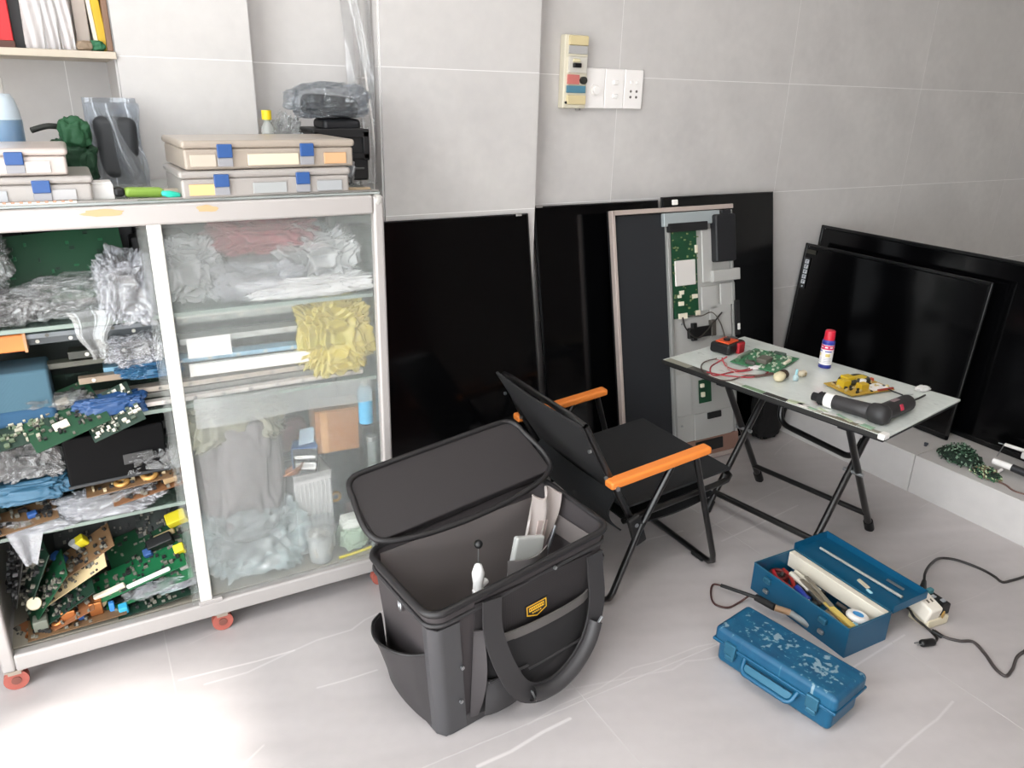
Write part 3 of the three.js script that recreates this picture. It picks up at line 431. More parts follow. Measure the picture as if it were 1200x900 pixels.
  part(bag, 'inner_zip', slab((u, v) => V(W1 / 2 - 0.016 - v * 0.004, 0.325 - v * 0.05, -0.09 + u * 0.18), 0.002, 8, 3), M(0x716a68, 0.6));
  // things standing in the bag
  const BW = (x, y, z) => bag.localToWorld(V(x, y, z));
  { const p = thing('plastic_pouch', 'cloudy plastic pouch of papers standing upright in the tool bag', 'pouch', BW(0.115, 0.06, -0.005), BR);
    part(p, 'sleeve', slab((u, v) => V(-0.035 + u * (0.06 + 0.012 * v) + v * 0.06 + 0.008 * Math.sin(v * 9), v * 0.34 - 0.01 * Math.sin(u * 8), 0.012 * Math.sin(u * 9 + v * 5) - 0.02 * v), 0.006, 16, 20), clear(0xd9cfca, 0.2, 0.55));
    part(p, 'papers', T(box(0.03, 0.26, 0.003, 0.001), 0.022, 0.15, -0.008, 0, 0, -0.17), M(0xc4b2ac, 0.8)); }
  { const p = thing('blister_pack', 'clear blister pack of small parts in the tool bag pocket', 'packet', BW(0.055, 0.11, 0.028), BR);
    part(p, 'shell', T(box(0.085, 0.22, 0.016, 0.006, 2), 0.01, 0.12, 0, -0.1, 0, -0.28), clear(0xdedfdc, 0.25, 0.5)); part(p, 'card', T(box(0.075, 0.19, 0.003, 0.001), 0.01, 0.115, -0.002, -0.1, 0, -0.28), M(0xa9aaa0, 0.7)); part(p, 'contents', T(box(0.045, 0.08, 0.01, 0.004), 0.015, 0.13, 0.002, -0.1, 0, -0.28), M(0x8b9a8c, 0.5)); }
  { const p = thing('small_pliers', 'small bright steel clip tool beside the pouch in the tool bag', 'tool', BW(0.155, 0.14, 0.02), BR);
    part(p, 'jaw', T(box(0.008, 0.09, 0.006, 0.002), 0.0, 0.155, 0, 0, 0, -0.35), mSteel); part(p, 'handle', T(box(0.012, 0.12, 0.008, 0.004), -0.03, 0.06, 0, 0, 0, -0.25), mBlack); }
  { const p = thing('white_hand_tool', 'white plastic handle tool with black ball tip in the tool bag', 'tool', BW(-0.075, 0.1, 0.055), BR);
    part(p, 'handle', new THREE.LatheGeometry([[0.0, 0], [0.008, 0.002], [0.009, 0.12], [0.013, 0.15], [0.011, 0.2], [0.014, 0.225], [0.008, 0.245], [0, 0.25]].map(([x, y]) => new THREE.Vector2(x, y)), 18), M(0xe7e5e3, 0.35)); part(p, 'lever', T(box(0.042, 0.012, 0.012, 0.004), 0.006, 0.19, 0, 0, 0, 0.5), M(0xe7e5e3, 0.35)); part(p, 'shaft', T(cyl(0.0013, 0.045, 8), 0, 0.268, 0), mSteel); part(p, 'ball_tip', T(new THREE.SphereGeometry(0.0095, 18, 12), 0, 0.296, 0), mBlack); }
}

// ---------------------------------------------------------------- blue metal toolboxes
const blueTex = canvasTex(512, 512, (g, w, h) => { const im = g.createImageData(w, h), a = im.data; for (let j = 0; j < h; j++) for (let i = 0; i < w; i++) { const u = i / w, v = 1 - j / h; const n = fbm(u * 5, v * 5, 2.2, 4) * 22; let c = [10 + n * 0.4, 76 + n, 108 + n]; const d = fbm(u * 9 + 3, v * 20, 5.1, 6) * 1.15 + 0.42 * Math.max(0, 1 - Math.hypot((u - 0.5) / 0.42, (v - 0.24) / 0.2)) + 0.24 * Math.max(0, 1 - Math.hypot((u - 0.45) / 0.4, (v - 0.62) / 0.3)) + 0.4 * Math.max(0, 1 - Math.hypot((u - 0.88) / 0.14, (v - 0.95) / 0.07)); const t = Math.max(0, Math.min(1, (d - 0.2) * 6)) * 0.78; c = [c[0] + (150 - c[0]) * t, c[1] + (160 - c[1]) * t, c[2] + (165 - c[2]) * t]; const k = (j * w + i) * 4; a[k] = c[0]; a[k + 1] = c[1]; a[k + 2] = c[2]; a[k + 3] = 255; } g.putImageData(im, 0, 0); });
const mBlueTop = new THREE.MeshPhysicalMaterial({ map: blueTex, roughness: 0.5 }), mBlueMetal = M(0x0f5070, 0.34, 0.15), mBlueLatch = M(0x2b6078, 0.3, 0.3);
{
  const A = onY(842, 777), B = onY(962, 857), d = B.clone().sub(A); const ang = Math.atan2(-d.z, d.x);        // local x runs along the front
  const c = A.clone().add(B).multiplyScalar(0.5), len = 0.305, dep = 0.128, nrm = V(Math.sin(ang), 0, Math.cos(ang));
  const tb = thing('blue_toolbox', 'closed blue metal toolbox with scuffed lid lying on the floor', 'toolbox', c.clone().sub(nrm.multiplyScalar(dep / 2)), ang);
  part(tb, 'body', T(box(len - 0.012, 0.062, dep - 0.008, 0.014, 3), 0, 0.032, 0), mBlueMetal);
  const lg = box(len + 0.006, 0.04, dep + 0.004, 0.012, 3); { const p = lg.attributes.position, uv = lg.attributes.uv; for (let i = 0; i < p.count; i++) uv.setXY(i, (p.getZ(i) + dep / 2) / dep, (0.5 - p.getX(i) / len)); }
  part(tb, 'lid', T(lg, 0, 0.08, 0), mBlueTop, 'scuffed blue lid');
  part(tb, 'lid_rim', T(box(len + 0.01, 0.008, dep + 0.008, 0.003), 0, 0.0625, 0), mBlueMetal);
  for (const x of [-0.105, 0.105]) { const l = part(tb, 'latch', T(box(0.03, 0.032, 0.012, 0.003), x, 0.062, dep / 2 + 0.004), mBlueLatch); part(l, 'latch_loop', T(box(0.024, 0.014, 0.01, 0.004), x, 0.038, dep / 2 + 0.004), mBlueLatch); }
  const hd = part(tb, 'handle', bent([V(-0.068, 0.058, dep / 2), V(-0.062, 0.034, dep / 2 + 0.02), V(0.062, 0.034, dep / 2 + 0.02), V(0.068, 0.058, dep / 2)], 0.006, 0.015), mBlueMetal);
  part(hd, 'grip_plate', T(box(0.12, 0.02, 0.004, 0.0015), 0, 0.043, dep / 2 + 0.012, -0.7), mBlueLatch);
}
{
  const A = onY(880, 690), B = onY(988, 771), d = B.clone().sub(A), ang = Math.atan2(-d.z, d.x), len = 0.312, dep = 0.152, hh = 0.085, nrm = V(Math.sin(ang), 0, Math.cos(ang));
  const ctr = A.clone().add(B).multiplyScalar(0.5).sub(nrm.multiplyScalar(dep / 2));
  const tb = thing('blue_toolbox', 'open blue metal toolbox filled with hand tools', 'toolbox', ctr, ang); tb.updateMatrixWorld(true);
  const t = 0.002;
  const body = part(tb, 'body', mergeGeometries([T(box(len, t, dep, 0), 0, 0.002, 0), T(box(len, hh, t, 0), 0, hh / 2 + 0.001, dep / 2), T(box(len, hh, t, 0), 0, hh / 2 + 0.001, -dep / 2), T(box(t, hh, dep, 0), -len / 2, hh / 2 + 0.001, 0), T(box(t, hh, dep, 0), len / 2, hh / 2 + 0.001, 0)]), mBlueMetal);
  part(body, 'rolled_edge', wire([V(-len / 2, hh, dep / 2), V(len / 2, hh, dep / 2), V(len / 2, hh, -dep / 2), V(-len / 2, hh, -dep / 2)].flatMap((p, i, a) => [p.clone(), p.clone().lerp(a[(i + 1) % 4], 0.02), p.clone().lerp(a[(i + 1) % 4], 0.98)]), 0.0022, 120, 6, true), mBlueLatch);
  for (const x of [-0.1, 0.085]) { const l = part(tb, 'latch', T(box(0.024, 0.016, 0.012, 0.004), x, 0.064, dep / 2 + 0.006), mBlueLatch); part(l, 'latch_loop', T(box(0.018, 0.012, 0.01, 0.004), x, 0.03, dep / 2 + 0.006), mSteel); }
  part(tb, 'tray_divider', T(box(len - 0.006, 0.045, 0.02, 0.002), 0, hh - 0.022, -dep / 2 + 0.014), M(0xd3ccbd, 0.6), 'cream wooden strip');
  // lid folded back
  const lid = new THREE.Group(); lid.name = 'lid'; tb.add(lid); lid.position.set(0, hh, -dep / 2 - 0.001); lid.rotation.x = 0.03;
  part(lid, 'lid_pan', mergeGeometries([T(box(len + 0.006, t, 0.13, 0), 0, -0.002, -0.065), T(box(len + 0.006, 0.022, t, 0), 0, 0.008, -0.13), T(box(t, 0.022, 0.13, 0), -len / 2 - 0.003, 0.008, -0.065), T(box(t, 0.022, 0.13, 0), len / 2 + 0.003, 0.008, -0.065)]), mBlueMetal);
  part(lid, 'stiffening_rod', bar(V(-0.12, 0.006, -0.06), V(0.135, 0.006, -0.066), 0.004, 8), M(0xa9aaa4, 0.4, 0.3));
  part(lid, 'lid_catch', T(box(0.05, 0.004, 0.008, 0.001), 0.09, 0.004, -0.1), mSteel);
  // tools inside, each a thing of its own
  const W = (x, y, z) => tb.localToWorld(V(x, y, z)), G = 'tools in the open toolbox';
  const tool = (name, label, cat, x, y, z, r) => thing(name, label, cat, W(x, y, z), ang + r, G);
  { const p = tool('pliers', 'red handled pliers lying in the open blue toolbox', 'pliers', -0.085, 0.045, 0.02, -0.35);
    part(p, 'handle', wire([V(-0.06, 0, 0.012), V(-0.02, 0.004, 0.02), V(0.03, 0.006, 0.006)], 0.006, 20, 8), mRed); part(p, 'handle', wire([V(-0.06, 0.002, -0.018), V(-0.02, 0.004, -0.02), V(0.03, 0.006, -0.004)], 0.006, 20, 8), M(0xa02a24, 0.5)); part(p, 'jaws', T(box(0.05, 0.01, 0.014, 0.004), 0.052, 0.006, 0.001), mSteel); }
  { const p = tool('wire_coil', 'dark red coil of wire at the end of the open toolbox', 'wire', -0.125, 0.02, 0.01, 0);
    for (let k = 0; k < 3; k++) part(p, 'turn', T(new THREE.TorusGeometry(0.024 - k * 0.001, 0.005, 8, 24), 0, 0.006 + k * 0.01, 0, Math.PI / 2, 0, 0), M(0x5a1716, 0.5)); }
  const driver = (lab, x, y, z, r, cH, cS, L1, L2, rad) => { const p = tool('screwdriver', lab, 'screwdriver', x, y, z, r); part(p, 'handle', T(lathe([[0, 0], [rad, 0.003], [rad * 1.05, L1 * 0.4], [rad * 0.8, L1 * 0.8], [rad * 0.95, L1], [0, L1 + 0.002]], 14), 0, 0, 0, 0.08, 0, -Math.PI / 2), cH); part(p, 'shaft', T(cyl(0.003, L2, 8), L1 + L2 / 2, -0.004, 0, 0, 0, -Math.PI / 2 - 0.05), cS); return p; };
  driver('screwdriver with blue and white handle in the open toolbox', -0.05, 0.06, 0.028, -0.25, M(0x2b3fa0, 0.4), mWhite, 0.055, 0.075, 0.008);
  driver('screwdriver with white handle crossing the open toolbox', -0.105, 0.058, -0.01, -0.2, M(0xd9d4c8, 0.5), mSteel, 0.08, 0.05, 0.007);
  driver('screwdriver with red handle beside the blue one in the open toolbox', -0.075, 0.05, 0.036, -0.15, mRed, mSteel, 0.05, 0.05, 0.007);
  { const p = tool('tweezers', 'grey steel tweezers lying across the middle of the open toolbox', 'tweezers', -0.02, 0.063, 0.0, -0.3); part(p, 'arm', T(box(0.13, 0.004, 0.014, 0.002), 0.02, 0, 0.004, 0, 0.05), M(0x8d8576, 0.5, 0.4)); part(p, 'arm', T(box(0.13, 0.004, 0.012, 0.002), 0.02, 0.008, -0.004, 0, -0.03), M(0x9b9484, 0.5, 0.4)); }
  { const p = tool('solder_tube', 'cream plastic tube lying along the open toolbox', 'tube', -0.06, 0.05, -0.03, -0.12); part(p, 'tube_body', T(cyl(0.007, 0.1, 14), 0, 0, 0, 0, 0, Math.PI / 2), M(0xd8d2c2, 0.5)); part(p, 'tube_cap', T(cyl(0.008, 0.012, 14), 0.055, 0, 0, 0, 0, Math.PI / 2), mBlack); }
  { const p = tool('tape_roll', 'blue centred white tape roll in the open toolbox', 'tape', 0.112, 0.062, -0.012, 0); part(p, 'tape_ring', T(new THREE.TorusGeometry(0.019, 0.009, 10, 28), 0, 0, 0, Math.PI / 2 - 0.2, 0, 0), mWhite); part(p, 'core', T(cyl(0.0135, 0.015, 20), 0, 0, 0, -0.2), M(0x2a8fd0, 0.4)); }
  { const p = tool('folding_ruler', 'yellow folding ruler in the end of the open toolbox', 'ruler', 0.085, 0.058, 0.022, -0.25); part(p, 'ruler_leaf', T(box(0.1, 0.006, 0.016, 0.001), 0, 0, 0), M(0xd9b654, 0.5)); part(p, 'ruler_leaf', T(box(0.1, 0.006, 0.016, 0.001), 0.004, 0.007, 0.004, 0, 0.08), M(0xdcc06a, 0.5)); }
  { const p = tool('parts_bag', 'small bag of beige parts in the open toolbox', 'bag', 0.09, 0.006, 0.03, 0); part(p, 'pouch', crumple(0.11, 0.045, 0.08, 4.4, 0.2, 0.7, 8), M(0xb9ad98, 0.6)); }
  { const p = tool('eraser_block', 'small white block beside the tape roll in the open toolbox', 'block', 0.135, 0.058, 0.02, 0.2); part(p, 'block_body', box(0.026, 0.012, 0.012, 0.002), mWhite); part(p, 'block_sleeve', T(box(0.012, 0.013, 0.013, 0.001), -0.004, 0, 0), M(0x7fb3c9, 0.5)); }
  { const p = tool('metal_parts', 'dull dark metal parts heaped in the bottom of the open toolbox', 'parts', 0.0, 0.004, 0.0, 0); p.userData.kind = 'stuff'; const gs = []; for (let k = 0; k < 60; k++) gs.push(T(box(rr(0.01, 0.035), rr(0.004, 0.01), rr(0.006, 0.016), 0.001), rr(-0.135, 0.13), rr(0.006, 0.045), rr(-0.045, 0.06), rr(-0.4, 0.4), rr(0, 3), rr(-0.4, 0.4))); part(p, 'metal_bits', mergeGeometries(gs), M(0x4b4744, 0.5, 0.3)); }
  { const p = tool('small_clip', 'small beige clip lying in the folded lid of the open toolbox', 'clip', 0.045, hh - 0.004, -dep / 2 - 0.035, -0.2); part(p, 'clip_body', T(box(0.04, 0.008, 0.012, 0.003), 0, 0.004, 0, 0.4), M(0xa9a08c, 0.5)); part(p, 'clip_tip', T(box(0.02, 0.008, 0.01, 0.003), 0.03, 0.002, 0.006, 0.4), M(0x8fb5c0, 0.4)); }
}

// ---------------------------------------------------------------- glass display cabinet
const CX0 = -0.295, CX1 = 0.618, CZF = -1.692, CZB = -2.095, CY0 = 0.055, CY1 = 1.048, S1 = 0.81, S2 = 0.597, S3 = 0.36, SB = 0.098, CXM = 0.135;
const mDusty = M(0xc9cdca, 0.9, 0, { transparent: true, opacity: 0.06, clearcoat: 0.6, clearcoatRoughness: 0.05 }), mGlass = clear(0xe8f2ee, 0.03, 0.97), mGlassShelf = clear(0xcfe0d8, 0.06, 0.9);
{
  const cab = thing('display_cabinet', 'glass display cabinet with white aluminium frame on red casters', 'cabinet', V((CX0 + CX1) / 2, 0, (CZF + CZB) / 2));
  const ox = (CX0 + CX1) / 2, oz = (CZF + CZB) / 2, b = (name, x0, x1, y0, y1, z0, z1, m, r = 0.004, par = cab) => part(par, name, T(box(x1 - x0, y1 - y0, z1 - z0, r, 2), (x0 + x1) / 2 - ox, (y0 + y1) / 2, (z0 + z1) / 2 - oz), m);
  const p = 0.026;
  for (const x of [CX0, CX1 - p]) for (const z of [CZB, CZF - p]) b('post', x, x + p, CY0, CY1 - 0.002, z, z + p, mAlu, 0.007);
  b('top_rail', CX0 + p, CX1 - p, CY1 - 0.042, CY1, CZF - p, CZF + 0.002, mAlu, 0.006); b('top_rail', CX0 + p, CX1 - p, CY1 - 0.04, CY1, CZB, CZB + p, mAlu, 0.006);
  b('bottom_rail', CX0 + p, CX1 - p, CY0, CY0 + 0.042, CZF - p, CZF + 0.002, mAlu, 0.006); b('bottom_rail', CX0 + p, CX1 - p, CY0, CY0 + 0.042, CZB, CZB + p, mAlu, 0.006);
  for (const x of [CX0, CX1 - p]) { b('side_rail', x, x + p, CY1 - 0.04, CY1, CZB + p, CZF - p, mAlu, 0.006); b('side_rail', x, x + p, CY0, CY0 + 0.042, CZB + p, CZF - p, mAlu, 0.006); }
  for (const [x, y] of [[CX0 + p / 2, CY1], [CX1 - p / 2, CY1]]) part(cab, 'corner_cap', T(new THREE.SphereGeometry(0.0155, 14, 10), x - ox, y - 0.014, CZF - p / 2 - oz), mAluDull);
  b('base_board', CX0 + 0.01, CX1 - 0.01, SB - 0.016, SB - 0.002, CZB + 0.01, CZF - 0.03, M(0x8f897c, 0.7), 0.001);
  b('back_panel', CX0 + 0.01, CX1 - 0.01, CY0 + 0.04, CY1 - 0.04, CZB + 0.004, CZB + 0.009, M(0x4c504e, 0.6), 0.001);
  b('added_light_blocking_panel', CX0 + 0.012, CX0 + 0.016, CY0 + 0.04, CY1 - 0.04, CZB + p, CZF - p, mAluDull, 0); b('side_glass', CX1 - 0.016, CX1 - 0.012, CY0 + 0.04, CY1 - 0.04, CZB + p, CZF - p, mGlass, 0);  // opaque panel added on the unseen side, only to cut light inside
  b('top_glass', CX0 + 0.006, CX1 - 0.006, CY1 + 0.001, CY1 + 0.006, CZB + 0.004, CZF - 0.01, clear(0xc9cfcb, 0.1, 0.5), 0);
  b('glass_shelf', CX0 + 0.02, CX1 - 0.02, S1 - 0.005, S1, CZB + 0.02, CZF - 0.045, mGlassShelf, 0);
  b('glass_shelf', CX0 + 0.02, CX1 - 0.02, S2 - 0.005, S2, CZB + 0.02, CZF - 0.045, mGlassShelf, 0);
  b('glass_shelf', CX0 + 0.02, CXM - 0.01, S3 - 0.005, S3, CZB + 0.02, CZF - 0.045, mGlassShelf, 0);
  for (const [y, x1] of [[S1, CX1 - 0.02], [S2, CX1 - 0.02], [S3, CXM - 0.01]]) b('shelf_edge', CX0 + 0.02, x1, y - 0.008, y + 0.001, CZF - 0.048, CZF - 0.044, M(0x7c8a82, 0.3, 0.1), 0.001);
  // sliding doors, both pushed to the same half
  const d1 = b('sliding_door', 0.1, CX1 - p, CY0 + 0.044, CY1 - 0.044, CZF - 0.012, CZF - 0.008, mDusty, 0); d1.userData.label = 'dusty sliding glass door';
  b('sliding_door', 0.108, CX1 - p, CY0 + 0.044, CY1 - 0.044, CZF - 0.024, CZF - 0.02, mDusty, 0);
  b('door_stile', 0.118, 0.146, CY0 + 0.04, CY1 - 0.04, CZF - 0.007, CZF + 0.001, M(0xd3d1cb, 0.45, 0.2), 0.003); b('stile_foot', 0.114, 0.168, CY0 + 0.042, CY0 + 0.052, CZF - 0.008, CZF + 0.004, mAlu, 0.002);
  b('front_tape', CX0 + 0.05, 0.11, CY1 + 0.006, CY1 + 0.007, CZF - 0.03, CZF - 0.013, M(0xd9cfc6, 0.6), 0); 
  // rusty paint stains on the top rail
  { const q = onZ(122, 252, CZF), q2 = onZ(242, 245, CZF); for (const [x, w] of [[q.x, 0.09], [q2.x, 0.055]]) { const n = 16, pts = []; for (let k = 0; k < n; k++) { const a = k / n * 6.2832, r = 0.8 + 0.35 * noise.noise(Math.cos(a) * 1.7 + x * 9, Math.sin(a) * 1.7, w * 40); pts.push([Math.cos(a) * w / 2 * r, Math.sin(a) * 0.009 * r]); } part(cab, 'glue_stain', prism(pts, 0.0008, 0).translate(x - ox, CY1 - 0.013, CZF + 0.0021 - oz), M(0xb49a72, 0.6)); } }
  for (const [x, z] of [[-0.275, CZF - 0.02], [0.163, CZF - 0.02], [0.575, CZF - 0.02], [-0.275, CZB + 0.05], [0.575, CZB + 0.05]]) {
    const w = part(cab, 'caster', T(cyl(0.0245, 0.017, 24), x - ox, 0.0248, z - oz, Math.PI / 2), M(0xa5584c, 0.5), 'red caster wheel'); part(w, 'caster_hub', T(cyl(0.01, 0.021, 12), x - ox, 0.0248, z - oz, Math.PI / 2), M(0x7c4a40, 0.5)); part(w, 'caster_fork', mergeGeometries([T(box(0.026, 0.026, 0.003, 0.001), x - ox, 0.041, z - oz - 0.0115), T(box(0.026, 0.012, 0.003, 0.001), x - ox, 0.048, z - oz + 0.0115), T(box(0.036, 0.003, 0.034, 0.001), x - ox, 0.0535, z - oz)]), M(0xa89c8e, 0.5, 0.3));
  }
}

// a circuit board of w x d metres lying flat, base at y = 0
function board(name, label, group, pos, w, d, m, rot = [0, 0, 0], o = {}) {
  const g = thing(name, label, 'circuit board', pos, 0, group); g.rotation.set(...rot);
  part(g, 'board', box(w, 0.0025, d, 0.0004), m);
  const bits = [[], []]; for (let k = 0; k < (o.n ?? 26) * 1.6; k++) { const s = rr(0.003, 0.01), h = rr(0.002, (o.tall ?? 0.012) * 0.8); bits[k & 1].push(T(box(s, h, rr(0.003, 0.009), 0), rr(-0.46, 0.46) * w, h / 2 + 0.001, rr(-0.45, 0.45) * d)); }
  bits.forEach((b, i) => { const q = part(g, 'small_components', mergeGeometries(b), i ? (o.m1 || M(0x262626, 0.5)) : (o.m2 || M(0x6f6c62, 0.5))); q.userData.kind = 'stuff'; });
  for (const [nm, x, z, bw, bh, bd, bm] of o.parts || []) part(g, nm, T(box(bw, bh, bd, Math.min(0.003, bh / 4)), x * w, bh / 2 + 0.001, z * d), bm);
  for (const [x, z, r, h, bm] of o.cans || []) part(g, 'capacitor', T(cyl(r, h, 14), x * w, h / 2 + 0.001, z * d), bm);
  for (const [x, z, r, bm] of o.coils || []) part(g, 'coil', T(new THREE.TorusGeometry(r, r * 0.42, 8, 18), x * w, r * 0.45, z * d, Math.PI / 2), bm);
  return g;
}
const bagThing = (name, label, group, pos, w, h, d, s, m, amp = 0.22, sq = 0.6, ry = 0, rz = 0) => { const o = single(name, label, 'plastic bag', crumple(w, h, d, s, amp * 1.3, sq, 18, !!m.transmission), m, group, pos, ry); o.rotation.z = rz; return o; };
const ZC = -1.78;
const mid = (px, py, h, back = 0) => { const p = onY(px, py, h); p.z -= back; return p; };

// --- top shelf, open half
{
  const G = 'bagged parts on the upper glass shelf';
  board('circuit_board', 'green circuit board in a clear bag on the upper glass shelf', G, V(-0.045, S1 + 0.095, -1.86), 0.25, 0.15, mPcbGreen, [1.15, 0.06, 0.02], { n: 18, tall: 0.008, m1: mPcbDark, m2: mPcbBright });
  bagThing('clear_bag', 'crumpled clear bag under the green board on the upper glass shelf', G, V(-0.03, S1 + 0.002, -1.79), 0.22, 0.085, 0.1, 1.7, mBag);
  { const o = single('clear_bag', 'clear bag tail hanging over the front edge of the upper glass shelf', 'plastic bag', slab((u, v) => V((u - 0.5) * 0.09 * (1 - 0.75 * v) + 0.004 * Math.sin(v * 9), 0.035 - v * 0.1, 0.004 * Math.sin(u * 9) + 0.012 * v), 0.001, 10, 10), mBag, G, V(-0.005, S1 - 0.01, -1.733)); }
  bagThing('clear_bag', 'shiny crumpled clear bag next to the door stile on the upper shelf', G, V(0.07, S1 - 0.02, -1.762), 0.12, 0.155, 0.1, 5.2, mBagSilver, 0.3);
  bagThing('clear_bag', 'greyish clear bag over dark parts at the cabinet end of the upper shelf', G, V(-0.2, S1 + 0.055, -1.83), 0.13, 0.12, 0.12, 8.8, mBag, 0.3);
  bagThing('clear_bag', 'flat milky bag at the cabinet end of the upper shelf', G, V(-0.17, S1 + 0.002, -1.785), 0.17, 0.07, 0.09, 2.9, mBagMilky, 0.25);
  for (const [x, w, h, z, n, lab] of [[-0.2, 0.14, 0.13, -1.97, 'adapter_box', 'black adapter box behind bags at the end of the upper shelf'], [0.0, 0.22, 0.165, -2.0, 'power_supply', 'black power supply case behind the green board'], [0.155, 0.12, 0.14, -1.95, 'speaker_box', 'small black speaker box behind the shiny bag']]) { const o = thing(n, lab, 'box', V(x, S1 + 0.001, z)); part(o, 'case', T(box(w, h, 0.1, 0.006), 0, h / 2, 0), mBlack); part(o, 'label_plate', T(box(w * 0.4, h * 0.25, 0.002, 0), 0, h * 0.55, 0.0505), M(0x46443f, 0.6)); part(o, 'vent_grille', T(box(w * 0.7, h * 0.12, 0.003, 0.001), 0, h * 0.2, 0.0505), M(0x1f1f20, 0.6)); }
  { const p = thing('lens_knob', 'black round knob between bags on the upper shelf', 'knob', V(0.055, S1 + 0.075, -1.80)); part(p, 'knob_body', T(cyl(0.028, 0.03, 20), 0, 0.02, 0, 1.2), mBlack); part(p, 'knob_cap', T(cyl(0.014, 0.034, 16), 0, 0.022, 0.003, 1.2), M(0x242021, 0.35)); }
}
// --- top shelf behind the doors
{
  const G = 'bags behind the cabinet door';
  bagThing('pink_bag', 'pale pink plastic bag on top of the clear bags behind the glass door', G, V(0.375, S1 + 0.1, -1.85), 0.26, 0.08, 0.14, 3.3, mBagPink, 0.25);
  bagThing('clear_bag', 'large clear crumpled bag beside the pink bag behind the glass door', G, V(0.49, S1 + 0.002, -1.83), 0.2, 0.15, 0.14, 6.1, clear(0xeceeee, 0.12, 0.7), 0.3);
  bagThing('clear_bag', 'clear crumpled bag under the pink bag behind the glass door', G, V(0.34, S1 + 0.002, -1.8), 0.2, 0.09, 0.12, 9.3, mBagSilver, 0.3);
  bagThing('clear_bag', 'clear crumpled bag just behind the door stile on the upper shelf', G, V(0.2, S1 + 0.002, -1.84), 0.15, 0.14, 0.12, 12.2, clear(0xe0e2e2, 0.12, 0.74), 0.3);
  bagThing('clear_bag', 'flat milky bag along the front of the upper shelf behind the door', G, V(0.45, S1 + 0.002, -1.762), 0.3, 0.05, 0.05, 15.4, clear(0xf4f4f4, 0.2, 0.5), 0.3);
  bagThing('clear_bag', 'grey dusty bag at the back corner of the upper shelf', G, V(0.43, S1 + 0.002, -1.98), 0.26, 0.16, 0.12, 18.4, mBagGrey, 0.2);
}
